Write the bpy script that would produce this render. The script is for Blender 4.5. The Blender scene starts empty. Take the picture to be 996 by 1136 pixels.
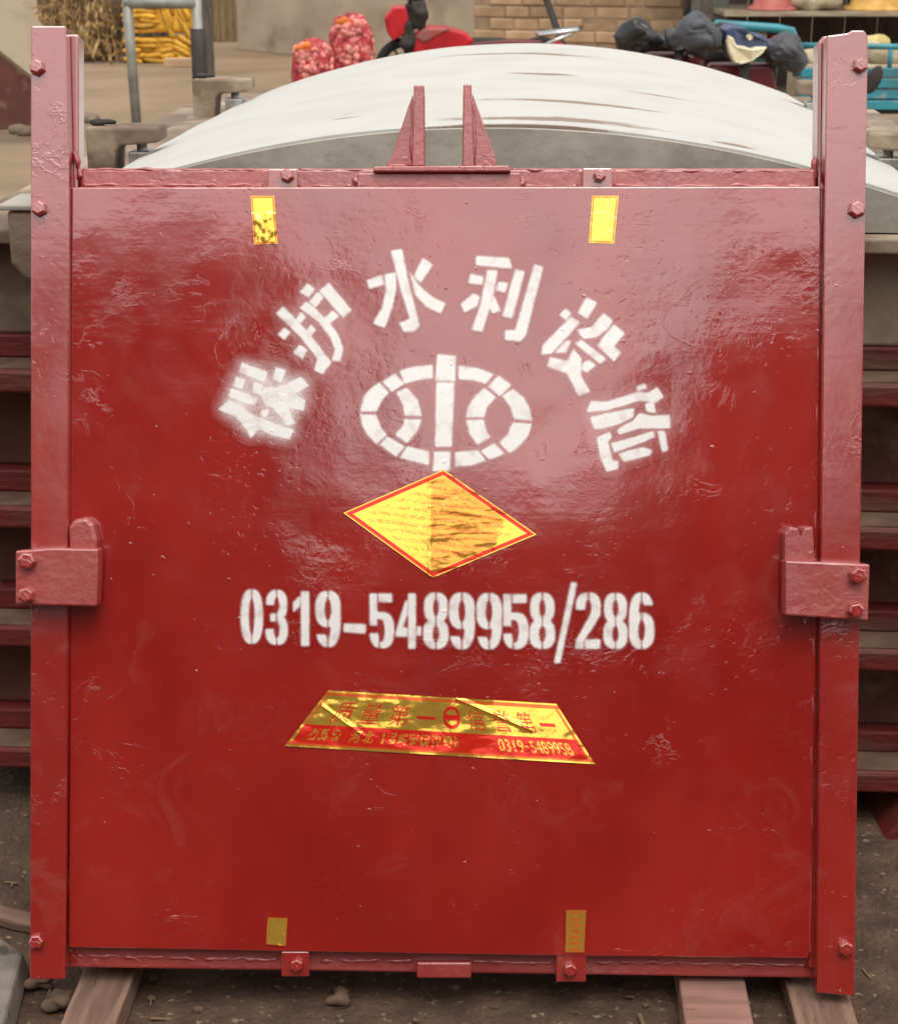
import bpy, bmesh, math, random
import numpy as np
from mathutils import Vector, Matrix, noise as mnoise
R = math.radians
rnd = random.Random(7)
scene = bpy.context.scene
C = scene.collection

# ------------------------------------------------------------------ camera
F, CX, CY = 1900.0, 498.0, 568.0          # lens of the picture: focal length and centre in photo pixels
PITCH = R(19.3); HC = 1.65
cam_d = bpy.data.cameras.new('camera'); cam = bpy.data.objects.new('camera', cam_d); C.objects.link(cam)
cam.location = (0, 0, HC); cam.rotation_euler = (R(90) - PITCH, 0, 0)
cam_d.sensor_fit = 'HORIZONTAL'; cam_d.sensor_width = 36; cam_d.lens = 36 * F / 996
cam_d.clip_start = 0.05; cam_d.clip_end = 1000
cam_d.dof.use_dof = True; cam_d.dof.focus_distance = 2.66; cam_d.dof.aperture_fstop = 15
scene.camera = cam

# ------------------------------------------------------------------ sky, sun, exposure
SUN_EL, SUN_AZ = R(68), R(15)             # hazy sun high up behind the photographer
w = bpy.data.worlds.new('World'); scene.world = w; w.use_nodes = True
nt = w.node_tree; bg = nt.nodes['Background']
sky = nt.nodes.new('ShaderNodeTexSky'); sky.sky_type = 'NISHITA'; sky.sun_disc = False
sky.sun_elevation = SUN_EL; sky.sun_rotation = R(180) - SUN_AZ
sky.air_density = 1.0; sky.dust_density = 2.5; sky.ozone_density = 1.0
hs = nt.nodes.new('ShaderNodeHueSaturation'); hs.inputs['Saturation'].default_value = 0.15
wt = nt.nodes.new('ShaderNodeMix'); wt.data_type = 'RGBA'; wt.blend_type = 'MULTIPLY'; wt.inputs[0].default_value = 1; wt.inputs[7].default_value = (1, .95, .88, 1)   # dusty winter haze
nt.links.new(sky.outputs[0], hs.inputs['Color']); nt.links.new(hs.outputs[0], wt.inputs[6]); nt.links.new(wt.outputs[2], bg.inputs['Color'])
bg.inputs['Strength'].default_value = 0.15
sl = bpy.data.lights.new('sun', 'SUN'); sun = bpy.data.objects.new('sun', sl); C.objects.link(sun)
sl.energy = 0.5; sl.angle = R(40); sl.color = (1, .96, .9)
sd = Vector((math.sin(SUN_AZ) * math.cos(SUN_EL), -math.cos(SUN_AZ) * math.cos(SUN_EL), math.sin(SUN_EL)))
sun.rotation_euler = sd.to_track_quat('Z', 'Y').to_euler()
vs = scene.view_settings
vs.view_transform = 'Standard'; vs.look = 'None'; vs.gamma = 1; vs.use_curve_mapping = False
vs.exposure = 0.95

# ------------------------------------------------------------------ helpers
def ray(x, y):
    a, b = (x - CX) / F, (CY - y) / F
    cp, sp = math.cos(PITCH), math.sin(PITCH)
    return Vector((a, cp + b * sp, -sp + b * cp))
def at(x, y, Y):                          # the point seen at a pixel, Y metres away from the photographer
    d = ray(x, y); t = Y / d.y
    return Vector((d.x * t, Y, HC + d.z * t))
def ground_at(x, y):
    d = ray(x, y); t = -HC / d.z
    return Vector((d.x * t, d.y * t, 0))
LEAN = R(17.7)
UZ = Vector((0, math.sin(LEAN), math.cos(LEAN))); UN = Vector((0, -math.cos(LEAN), math.sin(LEAN)))
C0 = Vector((0, 2.66 * math.cos(PITCH), HC - 2.66 * math.sin(PITCH)))
def gate_hit(x, y, d=0.0):
    dr = ray(x, y); o = Vector((0, 0, HC)); p0 = C0 + UN * d
    t = (p0 - o).dot(UN) / dr.dot(UN)
    return o + dr * t
V_BASE = (gate_hit(492, 1107) - C0).dot(UZ)
GATE_LOC = C0 + UZ * V_BASE
def P(x, y, d=0.0):                       # where a photo pixel meets the gate's plane, in the gate's own metres
    q = gate_hit(x, y, d) - GATE_LOC
    return (q.x, -d, q.dot(UZ))

def P_many(xs, ys, d):
    a, b = (xs - CX) / F, (CY - ys) / F; cp, sp = math.cos(PITCH), math.sin(PITCH)
    D = np.stack([a, cp + b * sp, -sp + b * cp], -1); p0 = C0 + UN * 0; o = np.array((0, 0, HC)); un, uz = np.array(UN), np.array(UZ)
    t = (((np.array(p0) - o) @ un) + d) / (D @ un); q = o + D * t[..., None] - np.array(GATE_LOC)
    return np.stack([q[..., 0], -d * np.ones_like(a), q @ uz], -1)
def lin(r, g, b):
    f = lambda c: (c / 255 / 12.92) if c / 255 <= .04045 else ((c / 255 + .055) / 1.055) ** 2.4
    return (f(r), f(g), f(b), 1)

def link(o, parent=None):
    C.objects.link(o)
    if parent: o.parent = parent
    return o
def tag(o, label, cat, group=None):
    o['label'] = label; o['category'] = cat
    if group: o['group'] = group
    return o
def thing(name, label, cat, loc=(0, 0, 0), rz=0, group=None):
    o = link(bpy.data.objects.new(name, None)); o.empty_display_size = .05
    o.location = loc; o.rotation_euler = (0, 0, rz)
    return tag(o, label, cat, group)
def build(name, bm, m, parent=None, bevel=0, smooth=False, seg=2):
    bmesh.ops.recalc_face_normals(bm, faces=bm.faces[:])
    me = bpy.data.meshes.new(name); bm.to_mesh(me); bm.free()
    o = link(bpy.data.objects.new(name, me), parent)
    if m: me.materials.append(m)
    if smooth:
        for p in me.polygons: p.use_smooth = True
    if bevel:
        b = o.modifiers.new('bevel', 'BEVEL'); b.width = bevel; b.segments = seg; b.limit_method = 'ANGLE'
        b.angle_limit = R(40)
    return o
def share(name, me, parent, loc, rot=(0, 0, 0), sc=(1, 1, 1)):
    o = link(bpy.data.objects.new(name, me), parent); o.location = loc; o.rotation_euler = rot; o.scale = sc
    return o
def box(bm, c, s, rot=None):
    M = Matrix.Translation(c) @ (rot.to_4x4() if rot else Matrix()) @ Matrix.Diagonal((s[0], s[1], s[2], 1))
    bmesh.ops.create_cube(bm, size=1, matrix=M); return bm
def prism(bm, front, back):               # two matching outlines joined into a solid
    a = [bm.verts.new(v) for v in front]; b = [bm.verts.new(v) for v in back]; n = len(a)
    bm.faces.new(a); bm.faces.new(b[::-1])
    for i in range(n): bm.faces.new((a[i], b[i], b[(i + 1) % n], a[(i + 1) % n]))
    return bm
def px_solid(bm, pts, front, back):       # outline in photo pixels on the gate's plane, given front and back depth
    f = [P(x, y, front) for x, y in pts]
    return prism(bm, f, [(p[0], back, p[2]) for p in f])
def rect(x0, y0, x1, y1): return [(x0, y0), (x1, y0), (x1, y1), (x0, y1)]
def tube(bm, pts, r, n=10, cap=True):
    pts = [Vector(p) for p in pts]; rs = r if isinstance(r, (list, tuple)) else [r] * len(pts)
    rings = []; up = None
    for i, p in enumerate(pts):
        t = (pts[min(i + 1, len(pts) - 1)] - pts[max(i - 1, 0)]).normalized()
        if up is None: up = Vector((0, 0, 1)) if abs(t.z) < .9 else Vector((1, 0, 0))
        s = t.cross(up).normalized(); up = s.cross(t).normalized()
        rings.append([bm.verts.new(p + (s * math.cos(2 * math.pi * k / n) + up * math.sin(2 * math.pi * k / n)) * rs[i]) for k in range(n)])
    for a, b in zip(rings, rings[1:]):
        for k in range(n): bm.faces.new((a[k], a[(k + 1) % n], b[(k + 1) % n], b[k]))
    if cap: bm.faces.new(rings[0][::-1]); bm.faces.new(rings[-1])
    return bm
def blob(bm, c, s, sub=2, amp=0.0, fr=6.0, seed=0.0, rot=None):
    M = Matrix.Translation(c) @ (rot.to_4x4() if rot else Matrix()) @ Matrix.Diagonal((s[0], s[1], s[2], 1))
    r = bmesh.ops.create_icosphere(bm, subdivisions=sub, radius=1, matrix=M); c = Vector(c)
    if amp:
        for v in r['verts']:
            v.co += (v.co - c).normalized() * amp * mnoise.noise(v.co * fr + Vector((seed, seed * .7, 0)))
    return bm
def B(): return bmesh.new()

# ------------------------------------------------------------------ materials
def mat(name, col, rough=.6, col2=None, scale=8, stretch=(1, 1, 1), bump=.0, bscale=40, metal=0, detail=6,
        lo=.4, hi=.65, col3=None, scale3=30, lo3=.6, hi3=.7, ior=1.5, rough2=None, rand=0):
    m = bpy.data.materials.new(name); m.use_nodes = True; N = m.node_tree.nodes; L = m.node_tree.links
    b = N['Principled BSDF']; b.inputs['Roughness'].default_value = rough; b.inputs['Metallic'].default_value = metal
    b.inputs['IOR'].default_value = ior
    tc = N.new('ShaderNodeTexCoord'); mp = N.new('ShaderNodeMapping'); mp.inputs['Scale'].default_value = stretch
    L.new(tc.outputs['Object'], mp.inputs['Vector'])
    def ramp(sc, l, h):
        n = N.new('ShaderNodeTexNoise'); n.inputs['Scale'].default_value = sc; n.inputs['Detail'].default_value = detail
        L.new(mp.outputs[0], n.inputs['Vector'])
        r = N.new('ShaderNodeMapRange'); r.inputs[1].default_value = l; r.inputs[2].default_value = h
        L.new(n.outputs[0], r.inputs[0]); return r
    c = None
    col = tuple(col) if len(col) == 4 else tuple(col) + (1,)
    b.inputs['Base Color'].default_value = col
    if col2:
        r = ramp(scale, lo, hi); mx = N.new('ShaderNodeMix'); mx.data_type = 'RGBA'
        mx.inputs[6].default_value = col; mx.inputs[7].default_value = col2
        L.new(r.outputs[0], mx.inputs[0]); c = mx.outputs[2]
        if rough2 is not None:
            rr = N.new('ShaderNodeMapRange'); rr.inputs[3].default_value = rough; rr.inputs[4].default_value = rough2
            L.new(r.outputs[0], rr.inputs[0]); L.new(rr.outputs[0], b.inputs['Roughness'])
        if col3:
            r3 = ramp(scale3, lo3, hi3); m3 = N.new('ShaderNodeMix'); m3.data_type = 'RGBA'
            L.new(r3.outputs[0], m3.inputs[0]); L.new(c, m3.inputs[6]); m3.inputs[7].default_value = col3; c = m3.outputs[2]
    if rand:
        oi = N.new('ShaderNodeObjectInfo'); mr = N.new('ShaderNodeMapRange')
        mr.inputs[3].default_value = 1 - rand; mr.inputs[4].default_value = 1 + rand
        L.new(oi.outputs['Random'], mr.inputs[0])
        h = N.new('ShaderNodeHueSaturation'); L.new(mr.outputs[0], h.inputs['Value'])
        if c: L.new(c, h.inputs['Color'])
        else: h.inputs['Color'].default_value = col
        c = h.outputs[0]
    if c: L.new(c, b.inputs['Base Color'])
    if bump:
        n = N.new('ShaderNodeTexNoise'); n.inputs['Scale'].default_value = bscale; n.inputs['Detail'].default_value = 8
        L.new(mp.outputs[0], n.inputs['Vector'])
        bp = N.new('ShaderNodeBump'); bp.inputs['Distance'].default_value = bump; bp.inputs['Strength'].default_value = 1
        L.new(n.outputs[0], bp.inputs['Height']); L.new(bp.outputs[0], b.inputs['Normal'])
    return m

def red_paint(name, stencil=False, wave=1.0, wrinkle=1.0, rough=(.08, .22), fine=1.0, coat=.65, dusty=.22):
    """thick brushed red enamel: wavy film, wrinkles, runs, a little dust"""
    m = bpy.data.materials.new(name); m.use_nodes = True; N = m.node_tree.nodes; L = m.node_tree.links
    b = N['Principled BSDF']; b.inputs['IOR'].default_value = 2.05; b.inputs['Coat Weight'].default_value = coat; b.inputs['Coat IOR'].default_value = 1.8; b.inputs['Coat Roughness'].default_value = rough[0] + .04
    tc = N.new('ShaderNodeTexCoord')
    def mapped(s):
        mp = N.new('ShaderNodeMapping'); mp.inputs['Scale'].default_value = s; L.new(tc.outputs['Object'], mp.inputs['Vector']); return mp.outputs[0]
    plain = mapped((1, 1, 1))
    def nz(sc, det=5, vec=None, dist=0, rgh=.5):
        n = N.new('ShaderNodeTexNoise'); n.inputs['Scale'].default_value = sc; n.inputs['Detail'].default_value = det
        n.inputs['Distortion'].default_value = dist; n.inputs['Roughness'].default_value = rgh
        L.new(vec if vec else plain, n.inputs['Vector']); return n.outputs[0]
    def rng(v, a, b_, c=0, d=1):
        r = N.new('ShaderNodeMapRange'); r.inputs[1].default_value = a; r.inputs[2].default_value = b_
        r.inputs[3].default_value = c; r.inputs[4].default_value = d; L.new(v, r.inputs[0]); return r.outputs[0]
    def math_(op, a, b_):
        n = N.new('ShaderNodeMath'); n.operation = op
        for i, v in enumerate((a, b_)):
            if isinstance(v, (int, float)): n.inputs[i].default_value = v
            else: L.new(v, n.inputs[i])
        return n.outputs[0]
    def mix(f, a, b_):
        n = N.new('ShaderNodeMix'); n.data_type = 'RGBA'
        if isinstance(f, (int, float)): n.inputs[0].default_value = f
        else: L.new(f, n.inputs[0])
        for i, v in ((6, a), (7, b_)):
            if isinstance(v, tuple): n.inputs[i].default_value = v
            else: L.new(v, n.inputs[i])
        return n.outputs[2]
    patch = rng(nz(5, 6, mapped((1, 1, .6))), .35, .65)
    c = mix(patch, (.275, .010, .009, 1), (.355, .017, .013, 1))
    dust = rng(nz(9, 8, None, 1.2, .65), .56, .78, 0, dusty)
    c = mix(dust, c, (.36, .13, .11, 1))
    speck = rng(nz(95, 2), .775, .80, 0, .5)
    c = mix(speck, c, (.62, .40, .34, 1))
    rg = rng(nz(11, 5, None, .6), .35, .7, rough[0], rough[1])
    # relief
    big = math_('MULTIPLY', nz(2.6, 2), .016 * wave)
    mask = rng(nz(4.6, 4), .54, .70)
    ridged = N.new('ShaderNodeMath'); ridged.operation = 'ABSOLUTE'
    L.new(rng(nz(20, 4, mapped((.8, 1, 1.3)), 1.2, .5), 0, 1, -1, 1), ridged.inputs[0])
    wr = math_('MULTIPLY', math_('MULTIPLY', ridged.outputs[0], mask), -.0013 * wrinkle)
    # thin raised wrinkles and runs where the thick film crept while drying
    cr = N.new('ShaderNodeMath'); cr.operation = 'ABSOLUTE'; L.new(rng(nz(9, 6, mapped((1, 1, 1.2)), .8, .62), 0, 1, -1, 1), cr.inputs[0])
    line = rng(cr.outputs[0], 0, .05, 1, 0)
    lmask = rng(nz(6.5, 3, mapped((1, 2, 1))), .54, .68)
    wr = math_('ADD', wr, math_('MULTIPLY', math_('MULTIPLY', line, lmask), .00036 * wrinkle))
    pit = math_('MULTIPLY', math_('MULTIPLY', rng(nz(75, 2), .60, .70), rng(nz(5, 2), .5, .62)), -.0003 * wrinkle)
    wr = math_('ADD', wr, pit)
    mid = math_('ADD', math_('MULTIPLY', nz(18, 3), .0006), math_('MULTIPLY', nz(7, 2), .0022 * wave))
    fn = math_('MULTIPLY', nz(85, 4), .00028 * fine)
    drops = math_('ADD', math_('MULTIPLY', rng(nz(60, 1), .735, .80), .0006), math_('MULTIPLY', nz(70, 3, mapped((.12, 1, 1))), .00022))
    h = math_('ADD', math_('ADD', big, wr), math_('ADD', math_('ADD', mid, fn), drops))
    if stencil:
        at_ = N.new('ShaderNodeAttribute'); at_.attribute_name = 'spray'
        thin = rng(nz(42, 5), .25, .6, .62, 1.25)
        f = math_('MULTIPLY', at_.outputs['Fac'], thin)
        g = rng(nz(700, 1), .3, .7, -.14, .14)
        edge = math_('MULTIPLY', math_('MULTIPLY', f, math_('SUBTRACT', 1.0, at_.outputs['Fac'])), 4)
        f = math_('ADD', f, math_('MULTIPLY', g, edge))
        chip = rng(nz(38, 6, None, 1, .7), .68, .71, 1, .15)
        f = math_('MULTIPLY', f, chip)
        cl = N.new('ShaderNodeClamp'); L.new(f, cl.inputs[0]); f = cl.outputs[0]
        c = mix(f, c, (.84, .83, .82, 1)); rg2 = N.new('ShaderNodeMix'); L.new(f, rg2.inputs[0]); L.new(rg, rg2.inputs[2]); rg2.inputs[3].default_value = .5
        rg = rg2.outputs[0]
    L.new(c, b.inputs['Base Color']); L.new(rg, b.inputs['Roughness'])
    bp = N.new('ShaderNodeBump'); bp.inputs['Distance'].default_value = 1.0; L.new(h, bp.inputs['Height']); L.new(bp.outputs[0], b.inputs['Normal'])
    return m

M = {}
M['red'] = red_paint('red_enamel')
M['red_spray'] = red_paint('red_enamel_with_sprayed_white', stencil=True)
M['red_rail'] = red_paint('red_enamel_on_rails', wave=.35, wrinkle=1.4, rough=(.16, .3), coat=1.0, dusty=.45)
M['red_rough'] = red_paint('red_enamel_on_rough_castings', wave=.3, wrinkle=1.6, rough=(.38, .6), fine=5, coat=.35, dusty=.45)
def stained_white():
    m = mat('weathered_white_paint', lin(190, 190, 185), .65, lin(184, 183, 178), 5, (1, 1, 1), bump=.0010, bscale=60, detail=5)
    N = m.node_tree.nodes; L = m.node_tree.links; b = N['Principled BSDF']
    tc = N.new('ShaderNodeTexCoord'); sp = N.new('ShaderNodeSeparateXYZ'); L.new(tc.outputs['Object'], sp.inputs[0])
    def mth(op, a, c, d=None):
        n = N.new('ShaderNodeMath'); n.operation = op
        for k, v in enumerate((a, c, d)):
            if v is None: continue
            if isinstance(v, (int, float)): n.inputs[k].default_value = v
            else: L.new(v, n.inputs[k])
        return n.outputs[0]
    def nz(sc, st, det=6, rg=.6):
        mp = N.new('ShaderNodeMapping'); mp.inputs['Scale'].default_value = st; L.new(tc.outputs['Object'], mp.inputs['Vector'])
        n = N.new('ShaderNodeTexNoise'); n.inputs['Scale'].default_value = sc; n.inputs['Detail'].default_value = det; n.inputs['Roughness'].default_value = rg
        L.new(mp.outputs[0], n.inputs['Vector']); return n.outputs[0]
    tot = None                              # rusty smears where the paint has been scraped: each an ellipse with a torn edge
    for cx, cy, rx, ry, k in ((.12, .42, .22, .035, 1), (.06, 1.0, .11, .05, .9), (.0, 1.7, .34, .07, .8), (.10, .14, .26, .05, .9), (.03, .045, .24, .022, 1), (.40, .10, .05, .02, 1), (.30, .75, .10, .03, .7), (-.30, .30, .06, .02, .6)):
        dx = mth('DIVIDE', mth('SUBTRACT', sp.outputs[0], cx), rx); dy = mth('DIVIDE', mth('SUBTRACT', sp.outputs[1], cy), ry)
        r2 = mth('SQRT', mth('ADD', mth('MULTIPLY', dx, dx), mth('MULTIPLY', dy, dy)), 0)
        v = mth('MULTIPLY', mth('MAXIMUM', mth('SUBTRACT', 1.0, r2), 0.0), k); tot = v if tot is None else mth('MAXIMUM', tot, v)
    f = mth('SUBTRACT', mth('ADD', tot, mth('MULTIPLY', nz(9, (1, 1.6, 1), 8, .75), 1.8)), 1.12)
    f = mth('MULTIPLY', mth('MINIMUM', mth('MAXIMUM', mth('MULTIPLY', mth('MULTIPLY', f, mth('MINIMUM', mth('MULTIPLY', tot, 8), 1.0)), 3.0), 0.0), 1.0), .85)
    spk = N.new('ShaderNodeMapRange'); spk.inputs[1].default_value = .72; spk.inputs[2].default_value = .75; L.new(nz(34, (1, 1, 1), 3), spk.inputs[0])
    gr = N.new('ShaderNodeMapRange'); gr.inputs[1].default_value = .5; gr.inputs[2].default_value = .75; gr.inputs[4].default_value = .16; L.new(nz(4, (1, 1.3, 1)), gr.inputs[0])
    src = b.inputs['Base Color'].links[0].from_socket
    for fac, col in ((gr.outputs[0], lin(166, 158, 142)), (f, lin(122, 96, 76)), (spk.outputs[0], lin(92, 84, 76))):
        mx = N.new('ShaderNodeMix'); mx.data_type = 'RGBA'; L.new(fac, mx.inputs[0]); L.new(src, mx.inputs[6]); mx.inputs[7].default_value = col; src = mx.outputs[2]
    L.new(src, b.inputs['Base Color']); return m
M['white'] = stained_white()
M['grey'] = mat('grey_primer', lin(170, 167, 156), .8, lin(140, 135, 124), 7, (1, 1, 1), bump=.002, bscale=40,
                col3=lin(70, 66, 62), scale3=9, lo3=.64, hi3=.72)
M['iron'] = mat('dusty_brown_iron', lin(136, 118, 100), .8, lin(100, 80, 66), 6, bump=.003, bscale=45, col3=lin(164, 148, 126), scale3=5, lo3=.5, hi3=.62)
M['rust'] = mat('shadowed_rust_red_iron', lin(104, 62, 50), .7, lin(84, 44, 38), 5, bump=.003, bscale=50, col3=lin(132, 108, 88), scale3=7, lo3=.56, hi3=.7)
M['oldred'] = mat('old_red_flange_paint', lin(112, 36, 31), .6, lin(84, 38, 31), 7, (.5, 1, 2), bump=.003, bscale=50, col3=lin(112, 74, 60), scale3=7, lo3=.5, hi3=.72)
M['dust'] = mat('dust_layer', lin(116, 92, 74), .95, lin(92, 68, 54), 12, bump=.002, bscale=60)
M['dark'] = mat('dark_iron', lin(52, 46, 42), .7, lin(36, 32, 30), 9, bump=.002, bscale=60)
M['steel'] = mat('worn_bare_steel', lin(190, 190, 188), .4, lin(140, 136, 130), 20, metal=.6)

# ------------------------------------------------------------------ ground
def make_ground():
    m = bpy.data.materials.new('packed_earth'); m.use_nodes = True; N = m.node_tree.nodes; L = m.node_tree.links
    b = N['Principled BSDF']; b.inputs['Roughness'].default_value = .95
    tc = N.new('ShaderNodeTexCoord')
    def nz(sc, det=6):
        n = N.new('ShaderNodeTexNoise'); n.inputs['Scale'].default_value = sc; n.inputs['Detail'].default_value = det
        L.new(tc.outputs['Object'], n.inputs['Vector']); return n.outputs[0]
    def rng(v, a, b_, c=0, d=1):
        r = N.new('ShaderNodeMapRange'); r.inputs[1].default_value = a; r.inputs[2].default_value = b_
        r.inputs[3].default_value = c; r.inputs[4].default_value = d; L.new(v, r.inputs[0]); return r.outputs[0]
    def mix(f, a, b_):
        n = N.new('ShaderNodeMix'); n.data_type = 'RGBA'; L.new(f, n.inputs[0])
        for i, v in ((6, a), (7, b_)):
            if isinstance(v, tuple): n.inputs[i].default_value = v
            else: L.new(v, n.inputs[i])
        return n.outputs[2]
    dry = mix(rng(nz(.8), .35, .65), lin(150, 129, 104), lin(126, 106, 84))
    work = mix(rng(nz(14), .35, .7), lin(72, 53, 41), lin(98, 75, 58))     # trodden workshop soil, foreground shade partly put into its dark colour
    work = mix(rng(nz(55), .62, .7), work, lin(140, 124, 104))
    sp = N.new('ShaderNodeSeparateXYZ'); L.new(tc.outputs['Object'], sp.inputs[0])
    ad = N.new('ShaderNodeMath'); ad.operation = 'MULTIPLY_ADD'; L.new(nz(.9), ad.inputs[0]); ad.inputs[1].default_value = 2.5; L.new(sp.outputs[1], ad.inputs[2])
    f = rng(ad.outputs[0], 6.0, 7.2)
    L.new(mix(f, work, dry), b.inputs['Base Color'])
    hh = N.new('ShaderNodeMath'); hh.operation = 'ADD'
    h1 = rng(nz(9), 0, 1, 0, .03); h2 = rng(nz(70), 0, 1, 0, .012); L.new(h1, hh.inputs[0]); L.new(h2, hh.inputs[1])
    bp = N.new('ShaderNodeBump'); bp.inputs['Distance'].default_value = 1; L.new(hh.outputs[0], bp.inputs['Height']); L.new(bp.outputs[0], b.inputs['Normal'])
    bm = B(); xs = [-250, -60, -20, -8] + [-4 + .16 * i for i in range(51)] + [8, 20, 60, 250]
    ys = [-250, -60, -20, -6, -2, 0] + [.8 + .12 * i for i in range(30)] + [6, 9, 14, 22, 40, 90, 400]
    vv = [[bm.verts.new((x, y, (.012 * mnoise.noise(Vector((x * 3, y * 3, 0))) + .006 * mnoise.noise(Vector((x * 9, y * 9, 3)))) if abs(x) < 4 and .8 < y < 4.4 else 0)) for x in xs] for y in ys]
    for j in range(len(ys) - 1):
        for i in range(len(xs) - 1): bm.faces.new((vv[j][i], vv[j][i + 1], vv[j + 1][i + 1], vv[j + 1][i]))
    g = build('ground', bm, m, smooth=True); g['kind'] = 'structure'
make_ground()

# ------------------------------------------------------------------ the red sluice gate
gate = thing('sluice_gate', 'large red painted sluice gate with white stencilled lettering leaning against the stack', 'sluice gate', GATE_LOC)
gate.rotation_euler = (-LEAN, 0, 0)
# bolt
def hex_bolt_mesh(r, h, name='bolt'):
    bm = B()
    n = 6
    a = [bm.verts.new((r * math.cos(i * math.pi / 3), 0, r * math.sin(i * math.pi / 3))) for i in range(n)]
    b_ = [bm.verts.new((r * .97 * math.cos(i * math.pi / 3), -h * .8, r * .97 * math.sin(i * math.pi / 3))) for i in range(n)]
    c_ = [bm.verts.new((r * .74 * math.cos(i * math.pi / 3), -h, r * .74 * math.sin(i * math.pi / 3))) for i in range(n)]
    for p, q in ((a, b_), (b_, c_)):
        for i in range(n): bm.faces.new((p[i], p[(i + 1) % n], q[(i + 1) % n], q[i]))
    bm.faces.new(c_); bm.faces.new(a[::-1])
    bmesh.ops.recalc_face_normals(bm, faces=bm.faces[:])
    bmesh.ops.bevel(bm, geom=bm.edges[:], offset=r * .07, segments=2, affect='EDGES', profile=.5)
    me = bpy.data.meshes.new(name); bm.to_mesh(me); bm.free(); me.materials.append(M['red_rail']); return me
BOLT = hex_bolt_mesh(.0128, .016)
def bolt(parent, x, y, d, rot=0, s=1):
    p = P(x, y, d); k = s * rnd.uniform(.92, 1.1); return share('bolt', BOLT, parent, p, (rnd.uniform(-.08, .08), rot + rnd.uniform(-.5, .5), rnd.uniform(-.08, .08)), (k, k * rnd.uniform(.8, 1.2), k))
def bead(bm, pts, r, seed, step=.006):
    pts = [Vector(p) for p in pts]; out = []; rs = []
    for a, b_ in zip(pts, pts[1:]):
        n = max(2, int((b_ - a).length / step))
        for i in range(n):
            p = a.lerp(b_, i / n); k = len(out)
            j = Vector((mnoise.noise(Vector((k * .17, seed, 1))), mnoise.noise(Vector((k * .2, seed, 5))), mnoise.noise(Vector((k * .19, seed, 9)))))
            out.append(p + j * r * .7); rs.append(r * max(.35, .8 + .7 * mnoise.noise(Vector((k * .22, seed, 3)))))
    return tube(bm, out, rs, 7)

RAILF = .014                               # rails stand a little proud of the panel
def panel_mesh():
    pts = [(79, 207), (911, 206), (908, 640), (897, 1064), (600, 1061), (300, 1056), (76, 1052)]
    bm = B(); px_solid(bm, pts, 0, .05); return bm
panel = build('panel', panel_mesh(), M['red'], gate, .0028, seg=3)
# rear of the gate: plain backing frame that rests on the stack
bm = B(); px_solid(bm, rect(88, 186, 905, 1070), -.055, .11); build('back_plate', bm, M['red_rough'], gate, .004)
bm = B()
for x in (230, 490, 750): px_solid(bm, rect(x, 200, x + 22, 1060), -.112, .15)
build('back_rib', bm, M['red_rough'], gate, .003)

def rail(name, fr, web, bolts, label=None):
    xo = min(p[0] for p in fr) if fr[0][0] < 400 else max(p[0] for p in fr); xi = max(p[0] for p in fr) if fr[0][0] < 400 else min(p[0] for p in fr)
    fp = [P(x, y, RAILF + .005 * (x - xi) / (xo - xi)) for x, y in fr]
    r = build(name, prism(B(), fp, [(p[0], .016, p[2]) for p in fp]), M['red_rail'], gate, .0025)
    build('web', px_solid(B(), web, -.02, .065), M['red_rail'], r, .004)
    for x, y, a in bolts: bolt(r, x, y, RAILF + .002, a)
    return r
rail('guide_rail', [(34, 28), (73, 28), (77, 200), (76, 620), (72, 1087), (33, 1087), (34, 620)], rect(70, 37, 87, 1070),
     [(43, 76, .2), (45, 232, .5), (41, 1044, 0)])
rail('guide_rail', [(917, 39), (940, 36), (945, 33), (959, 33), (963, 40), (956, 500), (948, 1106), (906, 1102), (911, 500)], [(908, 46), (913, 39), (925, 39), (925, 1085), (900, 1085)],
     [(953, 73, .1), (949, 233, .3), (937, 1051, .2)])

# top beam, its uneven weld-covered face, the middle block
tb = build('top_beam', px_solid(B(), [(90, 187), (905, 187), (905, 214), (90, 214)], -.012, .10), M['red_rough'], gate, .004)
build('middle_block', px_solid(B(), rect(396, 191, 578, 213), -.005, .02), M['red_rough'], tb, .003)
def weld(parent, r, seed, *px, d=-.012, step=.006):
    return build('weld_bead', bead(B(), [P(x, y, d) for x, y in px], r, seed, step), M['red_rough'], parent, smooth=True)
for q, (x0, x1, y, r) in enumerate(((92, 296, 188, .0032), (331, 414, 188, .003), (567, 645, 188, .003), (680, 903, 189, .0034), (92, 296, 205, .0045), (331, 395, 206, .004), (680, 905, 206, .0045), (579, 645, 206, .004))):
    weld(tb, r, q + 1, (x0, y), (x1, y + .7), d=-.0145, step=.005)
for x, y, q, s_ in ((397, 200, 12, .011), (578, 202, 13, .010)):
    build('weld_lump', blob(B(), P(x, y, -.014), (s_ * .8, .006, s_), 3, .007, 110, q), M['red_rough'], tb, smooth=True)
weld(tb, .006, 61, (82, 168), (86, 182), (92, 200), d=-.017, step=.004)
weld(tb, .0055, 62, (904, 176), (903, 202), d=-.017, step=.004)
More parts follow.
